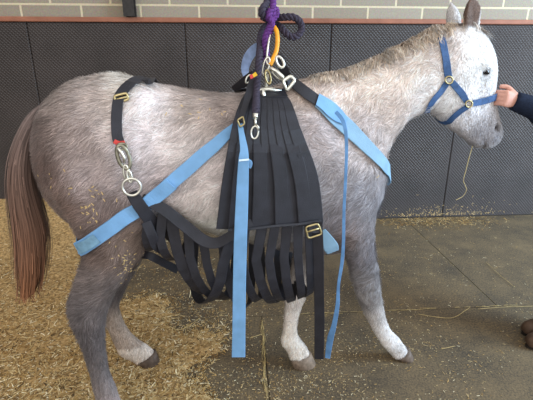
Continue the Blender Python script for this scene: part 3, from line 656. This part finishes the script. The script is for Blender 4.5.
# ------------------------------------------------------------------ setting: floor, wall
WL, WR = floor_pt(0, 227), floor_pt(533, 213.5)
wd = (WR-WL).normalized(); wn = Vector((wd.y, -wd.x, 0))          # into the stable
def wall_pt(u, v):
    d = ray(u, v); t = (WL-CAM).dot(wn)/d.dot(wn); return CAM+d*t
def wa(p): return (Vector(p)-WL).dot(wd)
def Wl(a, d, z): return WL+wd*a+wn*d+Vector((0, 0, z))
RT_Z = wall_pt(266, 18.6).z; RB_Z = wall_pt(266, 23.6).z
def bump_wall_mat(name, rgb, rough):
    m = mat(name, rgb, rough, var=.22, scale=3.5, spec=.45); nt = m.node_tree; N = nt.nodes; L = nt.links
    tc = N.new('ShaderNodeTexCoord'); sx = N.new('ShaderNodeSeparateXYZ'); L.new(tc.outputs['Object'], sx.inputs[0])
    def math_(op, a, b=None):
        n = N.new('ShaderNodeMath'); n.operation = op
        for i, x in enumerate((a, b)):
            if x is None: continue
            if isinstance(x, (int, float)): n.inputs[i].default_value = x
            else: L.new(x, n.inputs[i])
        return n.outputs[0]
    k = 2*pi/.054
    a = math_('ADD', sx.outputs['X'], sx.outputs['Z']); b = math_('SUBTRACT', sx.outputs['X'], sx.outputs['Z'])
    h = math_('MULTIPLY', math_('SINE', math_('MULTIPLY', a, k)), math_('SINE', math_('MULTIPLY', b, k)))
    h = math_('POWER', math_('ABSOLUTE', h), .7)
    bp = N.new('ShaderNodeBump'); bp.inputs['Strength'].default_value = .6; bp.inputs['Distance'].default_value = .008; L.new(h, bp.inputs['Height'])
    L.new(bp.outputs['Normal'], N['Principled BSDF'].inputs['Normal']); return m
RUB = bump_wall_mat('rubber_wall_mat', (62, 55, 53), .42)
clad = bpy.data.objects.new('wall_padding', None); COL.objects.link(clad); clad['kind'] = 'structure'; clad['label'] = 'dark studded rubber mats lining the stable wall'
seams = [wa(wall_pt(31, 40))-1.75*1.0]+[wa(wall_pt(u, v)) for u, v in ((31, 40), (187, 60), (329, 60), (452, 130))]
seams = [seams[1]-(seams[2]-seams[1])]+seams[1:]+[seams[-1]+(seams[2]-seams[1])*k for k in (1, 2)]
for a0, a1 in zip(seams, seams[1:]):
    g = .0018; mb = MB(); x0, x1 = a0+g, a1-g; h_ = RB_Z
    outer = [Wl(x0, .03, 0), Wl(x1, .03, 0), Wl(x1, .03, h_), Wl(x0, .03, h_)]; i_ = .008
    inner = [Wl(x0+i_, .036, i_), Wl(x1-i_, .036, i_), Wl(x1-i_, .036, h_-i_), Wl(x0+i_, .036, h_-i_)]
    back = [Wl(x0, .012, 0), Wl(x1, .012, 0), Wl(x1, .012, h_), Wl(x0, .012, h_)]
    mb.loft([back, outer, inner], caps=False); n = len(mb.v); mb.f += [(n-4, n-3, n-2, n-1), (0, 3, 2, 1)]
    o = mb.build('rubber_panel', RUB, clad, smooth=False)
# block wall behind
nb = bpy.data.materials.new('block_wall'); nb.use_nodes = True; N = nb.node_tree.nodes; L = nb.node_tree.links
bs = N['Principled BSDF']; bs.inputs['Roughness'].default_value = .9
tc = N.new('ShaderNodeTexCoord'); mp = N.new('ShaderNodeMapping'); mp.inputs['Rotation'].default_value = (-pi/2, 0, 0); L.new(tc.outputs['Object'], mp.inputs['Vector'])
bt = N.new('ShaderNodeTexBrick'); bt.inputs['Scale'].default_value = 1.0; bt.inputs['Brick Width'].default_value = .447; bt.inputs['Row Height'].default_value = .2; bt.inputs['Mortar Size'].default_value = .009; bt.inputs['Mortar Smooth'].default_value = .2
bt.inputs['Color1'].default_value = lin((146, 133, 114))+(1,); bt.inputs['Color2'].default_value = lin((156, 144, 126))+(1,); bt.inputs['Mortar'].default_value = lin((206, 190, 156))+(1,)
L.new(mp.outputs['Vector'], bt.inputs['Vector'])
nz = N.new('ShaderNodeTexNoise'); nz.inputs['Scale'].default_value = 90; nz.inputs['Detail'].default_value = 6; L.new(tc.outputs['Object'], nz.inputs['Vector'])
mx = N.new('ShaderNodeMix'); mx.data_type = 'RGBA'; mx.blend_type = 'OVERLAY'; mx.inputs['Factor'].default_value = .45; L.new(bt.outputs['Color'], mx.inputs['A']); L.new(nz.outputs['Color'], mx.inputs['B'])
hs = N.new('ShaderNodeHueSaturation'); hs.inputs['Saturation'].default_value = .9; L.new(mx.outputs['Result'], hs.inputs['Color']); L.new(hs.outputs['Color'], bs.inputs['Base Color'])
bp = N.new('ShaderNodeBump'); bp.inputs['Strength'].default_value = .6; bp.inputs['Distance'].default_value = .006; bp.invert = True; L.new(bt.outputs['Fac'], bp.inputs['Height']); L.new(bp.outputs['Normal'], bs.inputs['Normal'])
wall_ang = math.atan2(wd.y, wd.x)
def oriented(name, mn, mx_, m, base, kind='structure', bev=0):
    """a box built in the wall's own axes: x along, y towards the stable (negative), z up"""
    mb = MB(); c = [(a+b)/2 for a, b in zip(mn, mx_)]; h = [(b-a)/2 for a, b in zip(mn, mx_)]
    mb.box(c, (h[0], 0, 0), (0, h[1], 0), (0, 0, h[2])); o = mb.build(name, m, None, smooth=False, kind=kind)
    o.location = base; o.rotation_euler = (0, 0, wall_ang)
    if bev: b_ = o.modifiers.new('bevel', 'BEVEL'); b_.width = bev; b_.segments = 2
    return o
j = wa(wall_pt(17.5, 8)); row0 = wall_pt(266, 6).z     # a joint and a bed line read off the photo
ox = ((j-.2) % .447); bb = Wl(ox, 0, (row0 % .2))
wb = oriented('wall_back', (-3, 0, -(row0 % .2)), (9, .2, 3.2), nb, bb)
oriented('trim_1', (-3, -.05, RB_Z+.001), (9, -.001, RT_Z), mat('rust_red_rail', (152, 98, 76), .6, var=.2, scale=8, bump=.3, bscale=40), WL, bev=.006)['label'] = 'rust-red rail capping the rubber mats'
post = wall_pt(131, 8); pa = wa(post)
mb = MB(); pm = mat('dark_post', (52, 48, 46), .6)
for (x, y, w, d) in ((0, -.012, .04, .006), (0, -.05, .005, .034), (0, -.088, .04, .006)): mb.box((pa+x, y, (RT_Z+3.2)/2), (w, 0, 0), (0, d, 0), (0, 0, (3.2-RT_Z)/2))
o = mb.build('steel_post', pm, None, smooth=False, kind='structure'); o.location = WL+Vector((0, 0, .003)); o.rotation_euler = (0, 0, wall_ang); o['label'] = 'dark steel post on the block wall above the rail'

# floor of rubber mats with open seams
FM = mat('rubber_floor', (98, 92, 78), .8, var=.3, scale=3.2, bump=.7, bscale=220, spec=.3)
N = FM.node_tree.nodes; L = FM.node_tree.links
nz = N.new('ShaderNodeTexNoise'); nz.inputs['Scale'].default_value = 3.2; nz.inputs['Detail'].default_value = 11; nz.inputs['Roughness'].default_value = .74
tc = N.new('ShaderNodeTexCoord'); L.new(tc.outputs['Object'], nz.inputs['Vector'])
rp = N.new('ShaderNodeValToRGB'); rp.color_ramp.elements[0].position = .36; rp.color_ramp.elements[1].position = .68
rp.color_ramp.elements[0].color = lin((60, 57, 53))+(1,); rp.color_ramp.elements[1].color = lin((138, 118, 88))+(1,)
n3 = N.new('ShaderNodeTexNoise'); n3.inputs['Scale'].default_value = 110; n3.inputs['Detail'].default_value = 3; L.new(tc.outputs['Object'], n3.inputs['Vector'])
mm = N.new('ShaderNodeMix'); mm.data_type = 'FLOAT'; mm.inputs['Factor'].default_value = .5; L.new(nz.outputs['Fac'], mm.inputs['A']); L.new(n3.outputs['Fac'], mm.inputs['B']); L.new(mm.outputs['Result'], rp.inputs['Fac']); L.new(rp.outputs['Color'], N['Principled BSDF'].inputs['Base Color'])
s1a, s1b = floor_pt(265, 316), floor_pt(533, 305); s2a, s2b = floor_pt(262, 320), floor_pt(266, 400); s3a, s3b = floor_pt(478, 258), floor_pt(533, 300)
fd = Vector((wd.x, wd.y, 0)); fnv = Vector((-wd.y, wd.x, 0))
mb = MB(); y1 = (s1a-WL).dot(fnv); x2 = (s2a-WL).dot(fd); gp = .0025
mb.box(WL+fd*2.6-fnv*1.6+Vector((0, 0, -.06)), fd*6, fnv*2.6, Vector((0, 0, .045)))
xs = [x2-3.66, x2-1.83, x2, x2+1.83, x2+3.66]; xs2 = [x-.55 for x in xs]+[xs[-1]+1.2]
for ya, yb, xx in ((y1, .0, [-3]+[x2-2.2, x2-.4, x2+1.42, x2+3.2, 8.4]), (y1-1.22, y1, [-3]+xs+[8.4]), (y1-2.44, y1-1.22, [-3]+xs+[8.4])):
    for xa, xb in zip(xx, xx[1:]):
        c = WL+fd*((xa+xb)/2)+fnv*((ya+yb)/2); mb.box(c+Vector((0, 0, -.0075)), fd*((xb-xa)/2-gp), fnv*((yb-ya)/2-gp), Vector((0, 0, .0075)))
mb.build('floor', FM, None, smooth=False, kind='structure', label='worn rubber mat floor of the stable')

# straw bed
BP = [floor_pt(u, v) for u, v in ((-260, 197), (-260, 470), (235, 470), (212, 402), (196, 372), (222, 350), (232, 332), (205, 324), (176, 330), (176, 305), (150, 292), (122, 300), (112, 290), (92, 262), (100, 228), (112, 212))]
PX = np.array([p.x for p in BP]); PY = np.array([p.y for p in BP])
def inpoly(x, y):
    ins = np.zeros(x.shape, bool); d = np.full(x.shape, 9.0)
    for i in range(len(PX)):
        x1, y1_, x2_, y2_ = PX[i-1], PY[i-1], PX[i], PY[i]
        c = ((y1_ > y) != (y2_ > y)) & (x < (x2_-x1)*(y-y1_)/(y2_-y1_+1e-12)+x1); ins ^= c
        tt = np.clip(((x-x1)*(x2_-x1)+(y-y1_)*(y2_-y1_))/((x2_-x1)**2+(y2_-y1_)**2+1e-9), 0, 1); d = np.minimum(d, np.hypot(x-x1-tt*(x2_-x1), y-y1_-tt*(y2_-y1_)))
    return np.where(ins, d, -d)
bank_h = max(.06, wall_pt(30, 198).z)
def bed_height(x, y):
    x = np.asarray(x, float); y = np.asarray(y, float)
    sd = inpoly(x, y); nzz = np.array([noise.fractal(Vector((a*5, b*5, 3)), 1.0, 2.0, 4) for a, b in zip(x.ravel(), y.ravel())]).reshape(x.shape)
    nf = np.array([noise.noise(Vector((a*28, b*28, 8))) for a, b in zip(x.ravel(), y.ravel())]).reshape(x.shape)
    sd = sd+nzz*.09
    dw = -((x-WL.x)*wn.x+(y-WL.y)*wn.y)*-1        # distance in front of the wall
    xb = np.clip((-1.15-x)/.35, 0, 1); bank = bank_h*xb*np.clip(1-(dw-.04)/.75, 0, 1)**1.5
    h = np.clip(sd*.22, -.02, .022)+np.where(sd > 0, bank, 0)+np.where(sd > 0, np.maximum(0, .006*nf+.008*nzz), 0)
    return np.where(sd > 0, np.minimum(h, bank_h+.01), -.012), sd
gx = np.linspace(-3.1, .22, 190); gy = np.linspace(.75, 3.72, 170); GX, GY = np.meshgrid(gx, gy)
dw_all = (GX-WL.x)*wn.x+(GY-WL.y)*wn.y
over = np.minimum(dw_all-.037, 0); GX2 = GX-wn.x*over; GY2 = GY-wn.y*over
H, SD = bed_height(GX2, GY2)
mb = MB(); idx = -np.ones(GX.shape, int)
for i in range(GX.shape[0]-1):
    for j_ in range(GX.shape[1]-1):
        if (SD[i:i+2, j_:j_+2] > 0).any() and dw_all[i:i+2, j_:j_+2].max() > .03:
            q = []
            for (a, b) in ((i, j_), (i, j_+1), (i+1, j_+1), (i+1, j_)):
                if idx[a, b] < 0: idx[a, b] = len(mb.v); mb.v.append((GX2[a, b], GY2[a, b], H[a, b]))
                q.append(int(idx[a, b]))
            mb.f.append(tuple(q))
BED = mat('shavings', (172, 142, 98), .95, var=.5, scale=60, bump=1.0, bscale=120, spec=.1)
mb.build('straw_bedding', BED, None, label='golden straw and shavings bedding spread under the horse\'s hindquarters', cat='straw', kind='stuff')
# loose straw: flakes on the bed and flecks over the mats
def scatter(name, n, sampler, lens, wids, palette, label):
    mb = MB(); tones = []; c = 0
    xs_, ys_ = sampler(n); hh, sd = bed_height(xs_, ys_); hh = np.maximum(hh, 0)
    for x, y, z in zip(xs_, ys_, hh):
        if (x-WL.x)*wn.x+(y-WL.y)*wn.y < .05: continue
        a = rng.uniform(0, pi); l = rng.lognormal(math.log(lens), .55)/2; w = wids*rng.uniform(.6, 1.3)/2; d = Vector((cos(a), sin(a), rng.normal(0, .12))); sd_ = Vector((-sin(a), cos(a), 0)); k = Vector((0, 0, .0015))
        p = Vector((x, y, z+.0015+abs(d.z)*l)); bnd = Vector((rng.normal(0, .15)*l, rng.normal(0, .15)*l, .0))
        vs = []
        for q in (-1, 0, 1):
            o_ = p+d*l*q+(bnd if q == 0 else Vector()); vs += [o_-sd_*w, o_+k*.8, o_+sd_*w]
        mb.add(vs, [(0, 1, 4, 3), (1, 2, 5, 4), (3, 4, 7, 6), (4, 5, 8, 7)])
        t = np.array(lin(palette[rng.integers(len(palette))]))*rng.uniform(.75, 1.25); tones.extend([t]*9)
    me = mb.mesh(name, False); set_tone(me, np.clip(np.array(tones), 0, 1)); return link(name, me, STRAW, None, label=label, cat='straw', kind='stuff')
STRAW = attr_mat('straw_stalks', .7, .25)
GOLD = [(192, 158, 102), (172, 138, 84), (214, 190, 142), (150, 114, 66), (104, 80, 50), (196, 172, 124), (238, 224, 188), (70, 58, 42)]
def samp_bed(n):
    ox_, oy_ = [], []
    while len(ox_) < n:
        u = rng.uniform(-60, 245, 4000); v = rng.uniform(199, 430, 4000)
        pp = [floor_pt(a, b) for a, b in zip(u, v)]; x = np.array([p.x for p in pp]); y = np.array([p.y for p in pp]); m = inpoly(x, y) > -.03
        ox_ += list(x[m]); oy_ += list(y[m])
    return np.array(ox_[:n]), np.array(oy_[:n])
scatter('loose_straw', 20000, samp_bed, .0135, .0036, GOLD+GOLD[:6], 'loose golden straw stalks lying on top of the bedding')
def samp_floor(n):
    ox_, oy_ = [], []
    while len(ox_) < n:
        u = rng.uniform(80, 560, 3000); v = 214+(rng.random(3000)**.8)*216
        dens = np.where(u < 250, 1.0, np.clip(.75-(u-250)/450, .2, 1)); m = rng.random(3000) < dens
        cl = np.array([noise.noise(Vector((a*.02, b*.03, 1))) for a, b in zip(u, v)]); m &= rng.random(3000) < .45+cl
        pp = [floor_pt(a, b) for a, b in zip(u[m], v[m])]; ox_ += [p.x for p in pp]; oy_ += [p.y for p in pp]
    return np.array(ox_[:n]), np.array(oy_[:n])
scatter('straw_flecks', 7500, samp_floor, .0062, .0025, GOLD[:3]+GOLD[5:7], 'pale straw flecks scattered over the dark rubber mats')
def samp_dense(n):
    u = rng.uniform(118, 240, n*2); v = rng.uniform(240, 330, n*2); m = rng.random(n*2) < .5+.0*u
    pp = [floor_pt(a, b) for a, b in zip(u[m], v[m])]; return np.array([p.x for p in pp]), np.array([p.y for p in pp])
scatter('straw_litter', 1500, samp_dense, .012, .0035, GOLD, 'thin straw litter on the mat beneath the sling')
mb = MB()
for k in range(260):                                 # bits stuck low on the mats
    a_ = wa(wall_pt(rng.normal(436, 32), 205)); z = .02+rng.exponential(.035); an = rng.uniform(0, pi); l = rng.uniform(.003, .011); d = wd*cos(an)*l+Vector((0, 0, sin(an)*l)); e_ = (wd*-sin(an)+Vector((0, 0, cos(an))))*.0018
    p = Wl(a_, .038, z); mb.add([p-d-e_, p+d-e_, p+d+e_, p-d+e_, p+wn*.0015], [(0, 1, 4), (1, 2, 4), (2, 3, 4), (3, 0, 4)])
mb.build('chaff', mat('dry_chaff', (186, 158, 112), .8, var=.3, scale=50), None, label='bits of chaff stuck low on the rubber wall mat', cat='straw', kind='stuff')
def samp_wall(n):
    u = rng.normal(435, 34, n); v = rng.uniform(216, 219, n)+abs(rng.normal(0, 5, n)); pp = [floor_pt(a, b) for a, b in zip(u, v)]; return np.array([p.x for p in pp]), np.array([p.y for p in pp])
scatter('chaff', 1100, samp_wall, .016, .005, GOLD[:5], 'straw chaff gathered along the foot of the wall')
# straw in the floor seams and a few long stalks
mb = MB(); tones = []
for (a, b, n) in ((floor_pt(300, 314.5), floor_pt(533, 305), 36), (s2a, s2b, 60)):
    for i in range(n):
        t = rng.random(); p = a.lerp(b, t)+Vector((rng.normal(0, .004), rng.normal(0, .004), .003)); d = (b-a).normalized()*rng.uniform(.01, .05); d.rotate(Matrix.Rotation(rng.normal(0, .12), 3, 'Z'))
        mb.tube([p-d, p+Vector((0, 0, .001)), p+d], .0008, 5); tones.append(15+2)
for pts in ([(418, 314), (450, 318), (466, 310), (470, 307)], [(478, 309), (505, 307), (533, 306)], [(135, 303), (150, 297), (166, 292)], [(160, 318), (178, 330), (200, 318)], [(152, 383), (170, 377), (182, 374)], [(165, 360), (200, 352), (225, 340)], [(441, 349), (455, 346)], [(486, 262), (500, 275), (515, 287)], [(100, 340), (118, 343)], [(250, 338), (262, 334)]):
    mb.tube([floor_pt(u, v, .008) for u, v in spline(pts, 6)], .0013, 5)
sm_ = mb.build('long_straw', mat('pale_straw', (200, 176, 122), .7, var=.3, scale=20), None, label='long pale straw stalks lying along the floor seams', cat='straw', kind='stuff')

# ------------------------------------------------------------------ the person holding the halter
SKIN = mat('skin', (214, 160, 142), .55, var=.08, scale=30); NAVY = mat('navy_fleece', (34, 42, 60), .9, var=.2, scale=120, bump=.6, bscale=250, spec=.15)
DENIM = mat('dark_trousers', (46, 50, 60), .85, var=.2, scale=80); BOOT = mat('brown_boot', (92, 72, 58), .6, var=.3, scale=25, bump=.3, bscale=80); SOLE = mat('boot_sole', (44, 38, 34), .8)
HAIRB = mat('brown_hair', (70, 50, 38), .6, var=.4, scale=50)
toe = floor_pt(525, 338); px0, py0 = toe.x+.27, toe.y+.02
person = thing('person', 'person in a navy sleeve and brown boots reaching out to hold the halter noseband', 'person', (px0, py0, 0))
nose = hit(495, 97, .0)[0]
hand_c = P(504, 97, loc(nose)[1]-.005)
def tubes(mb, pts, n=14): 
    a = spline([tuple(p)+(r,) for p, r in pts], 5); mb.tube([Vector(x[:3]) for x in a], [float(x[3]) for x in a], n)
X = Vector((1, 0, 0)); Y = Vector((0, 1, 0)); Z = Vector((0, 0, 1)); o0 = Vector((px0+.02, py0+.03, 0))
wrist = P(516, 101.5, loc(nose)[1]-.02); elbow = P(556, 116, loc(nose)[1]-.07); sh = o0+Vector((.02, .17, 1.34)); shn = o0+Vector((.02, -.19, 1.34))
sh, shn = shn, sh                       # the near arm is the one that reaches
elbow = Vector((o0.x-.06, o0.y-.2, 1.14)) if False else elbow
body = MB()
tubes(body, [(o0+Z*.86, .14), (o0+Z*1.0, .135), (o0+Z*1.15, .14), (o0+Z*1.3, .13), (o0+Z*1.38, .07), (o0+Z*1.44, .052), (o0+Z*1.5-X*.012, .05)], 20)
body.sphere(o0+Z*1.6-X*.02, (.092, .074, .11), 24, 16); body.sphere(o0+Z*1.54-X*.055, (.05, .05, .05)); tubes(body, [(o0+Z*1.62-X*.108, .01), (o0+Z*1.595-X*.117, .013), (o0+Z*1.575-X*.115, .015)])
for sg in (-1, 1): body.sphere(o0+Z*1.595+Y*sg*.076-X*.005, (.02, .01, .03))
tubes(body, [(sh.lerp(o0+Z*1.34, .5), .065), (sh, .062), (sh.lerp(elbow, .5), .047), (elbow, .042), (elbow.lerp(wrist, .5), .036), (wrist, .026)])
hang_e = shn+Vector((.02, .03, -.28)); hang_w = hang_e+Vector((-.06, .0, -.24))
tubes(body, [(shn.lerp(o0+Z*1.34, .5), .065), (shn, .062), (shn.lerp(hang_e, .5), .047), (hang_e, .042), (hang_w, .027)])
feet = [floor_pt(521.5, 334), floor_pt(525.5, 347)]
hips = [o0+Y*.09+Z*.86, o0-Y*.09+Z*.86]; ank = [Vector((f.x+.21, f.y, .09)) for f in feet]
for h, a in zip(hips, ank): tubes(body, [(h, .1), (h.lerp(a, .3), .082), (h.lerp(a, .52), .056), (h.lerp(a, .68), .055), (a, .038), (a-Z*.03, .04)])
def hand(mb, wr, knuck, across, palm, curl, gs):
    """palm, four fingers of unequal length bent at two knuckles, and a thumb from the side of the palm"""
    fwd = (knuck-wr).normalized(); across = (across-fwd*across.dot(fwd)).normalized(); palm = (palm-fwd*palm.dot(fwd)-across*palm.dot(across)).normalized()
    L = (knuck-wr).length; rings = []
    for t, w, d in ((-.15, .022, .018), (.1, .024, .016), (.5, .032, .015), (.85, .034, .013), (1.0, .031, .01)):
        rings.append([wr+fwd*L*t+across*w*cos(2*pi*j/16)+palm*d*sin(2*pi*j/16) for j in range(16)])
    mb.loft(rings)
    for i, ll in enumerate((.062, .069, .065, .05)):
        p = wr+fwd*L*.93+across*(.0245-.0163*i); pts = [(p-fwd*.012, .0072), (p, .0076)]; a = gs*.4; d = fwd
        for seg, k in ((.42, .0072), (.33, .0068), (.25, .006)):
            a += curl; d = fwd*cos(a)+palm*sin(a); p = p+d*ll*seg; pts.append((p.copy(), k))
        tubes(mb, pts, 10)
    p = wr+fwd*L*.3+across*.028+palm*.004; d = (fwd*.7+across*.55+palm*.45).normalized(); q = p+d*.036; d2 = (fwd*.85+palm*.35-across*.1).normalized()
    tubes(mb, [(p-d*.012, .013), (p, .0125), (q, .0105), (q+d2*.03, .0085)], 10)
kn = P(504.5, 98, loc(nose)[1]-.03)
hand(body, wrist, kn, Vector((-.25, 0, 1)), LD+HD*.1, .75, 0.6)
hand(body, hang_w, hang_w+Vector((-.02, 0, -.08)), -X, -Y, .35, .3)
pm_ = remesh(body, .004, 3, .5)
link('body', pm_, SKIN, person)
jk = MB()
tubes(jk, [(o0+Z*.82, .165), (o0+Z*.95, .165), (o0+Z*1.15, .165), (o0+Z*1.3, .15), (o0+Z*1.37, .09), (o0+Z*1.41, .068)], 22)
cuff = elbow.lerp(wrist, 1.06)
tubes(jk, [(sh.lerp(o0+Z*1.32, .6), .09), (sh, .08), (sh.lerp(elbow, .5), .064), (elbow, .058), (elbow.lerp(wrist, .5), .047), (cuff, .038)])
tubes(jk, [(shn.lerp(o0+Z*1.32, .6), .09), (shn, .08), (shn.lerp(hang_e, .5), .064), (hang_e, .058), (hang_e.lerp(hang_w, .9), .04)])
link('jacket', remesh(jk, .008, 4, .5), NAVY, person, label='navy fleece sleeve and jacket')
tr = MB(); tubes(tr, [(o0+Z*.98, .15), (o0+Z*.9, .158), (o0+Z*.8, .15)], 20)
for h, a in zip(hips, ank): tubes(tr, [(h+Z*.02, .115), (h.lerp(a, .3), .098), (h.lerp(a, .6), .075), (a+Z*.02, .06)])
link('trousers', remesh(tr, .008, 4, .5), DENIM, person)
for f, a in zip(feet, ank):
    bt_ = MB(); L_ = .27; rings = []
    for t, w, hgt in ((0, .022, .035), (.06, .038, .055), (.2, .046, .07), (.4, .044, .082), (.6, .038, .11), (.8, .04, .13), (.95, .036, .12), (1.0, .024, .09)):
        rings.append([Vector((f.x+L_*t, f.y+w*cos(2*pi*j/20), .02+hgt*max(0, sin(2*pi*j/20))**.8 if sin(2*pi*j/20) > 0 else .018)) for j in range(20)])
    bt_.loft(rings); tubes(bt_, [(a-Z*.02, .052), (a+Z*.05, .055), (a+Z*.14, .06)])
    bo = link('boot', remesh(bt_, .006, 4, .5), BOOT, person)
    so = MB(); prof = [(f.x+L_*(1-cos(2*pi*j/28))/2, f.y+sin(2*pi*j/28)*(.047 if j < 14 else .047)*(.9+.12*cos(2*pi*j/28))) for j in range(28)]
    so.loft([[Vector((x, y, 0)) for x, y in prof], [Vector((x, y, .022)) for x, y in prof]]); so.build('boot_sole', SOLE, bo, smooth=False)
hr = MB(); hr.sphere(o0+Z*1.625+X*.008, (.098, .084, .105), 24, 16); tubes(hr, [(o0+Z*1.6+X*.06, .06), (o0+Z*1.5+X*.08, .04), (o0+Z*1.42+X*.09, .025)]); link('hair', remesh(hr, .008, 3), HAIRB, person)
for sg in (-1, 1): MB().sphere(o0+Z*1.61-X*.1+Y*sg*.03, .011).build('eye', EYE, person)

# ------------------------------------------------------------------ light: open stable front behind the camera, doorway to one side
w = bpy.data.worlds.new('sky'); S.world = w; w.use_nodes = True; N = w.node_tree.nodes; L = w.node_tree.links
bg = N['Background']; tc = N.new('ShaderNodeTexCoord'); vm = N.new('ShaderNodeVectorMath'); vm.operation = 'DOT_PRODUCT'
vm.inputs[1].default_value = Vector((.62, -.62, .48)).normalized(); L.new(tc.outputs['Generated'], vm.inputs[0])
mr_ = N.new('ShaderNodeMapRange'); mr_.inputs['From Min'].default_value = -.6; mr_.inputs['From Max'].default_value = 1.0; mr_.inputs['To Min'].default_value = .12; mr_.inputs['To Max'].default_value = 1.25; mr_.interpolation_type = 'SMOOTHSTEP'
L.new(vm.outputs['Value'], mr_.inputs['Value']); L.new(mr_.outputs['Result'], bg.inputs['Strength']); bg.inputs['Color'].default_value = (1.0, .985, .96, 1)
def area(name, locn, target, size, power, col):
    ld_ = bpy.data.lights.new(name, 'AREA'); ld_.shape = 'RECTANGLE'; ld_.size, ld_.size_y = size; ld_.energy = power; ld_.color = col
    o = bpy.data.objects.new(name, ld_); COL.objects.link(o); o.location = locn; o.rotation_euler = (Vector(target)-Vector(locn)).to_track_quat('-Z', 'Y').to_euler(); return o
area('doorway_daylight', (4.5, 1.0, 2.0), (2.5, 3.8, 1.0), (2.2, 2.6), 330, (.56, .78, 1.0))
area('stable_front_daylight', (-1.0, -3.2, 3.0), (-.2, 1.8, .7), (4.0, 2.2), 60, (1.0, .95, .88))
vs = S.view_settings; vs.view_transform = 'Standard'; vs.look = 'None'; vs.gamma = 1.0; vs.exposure = 0.0; vs.use_curve_mapping = False
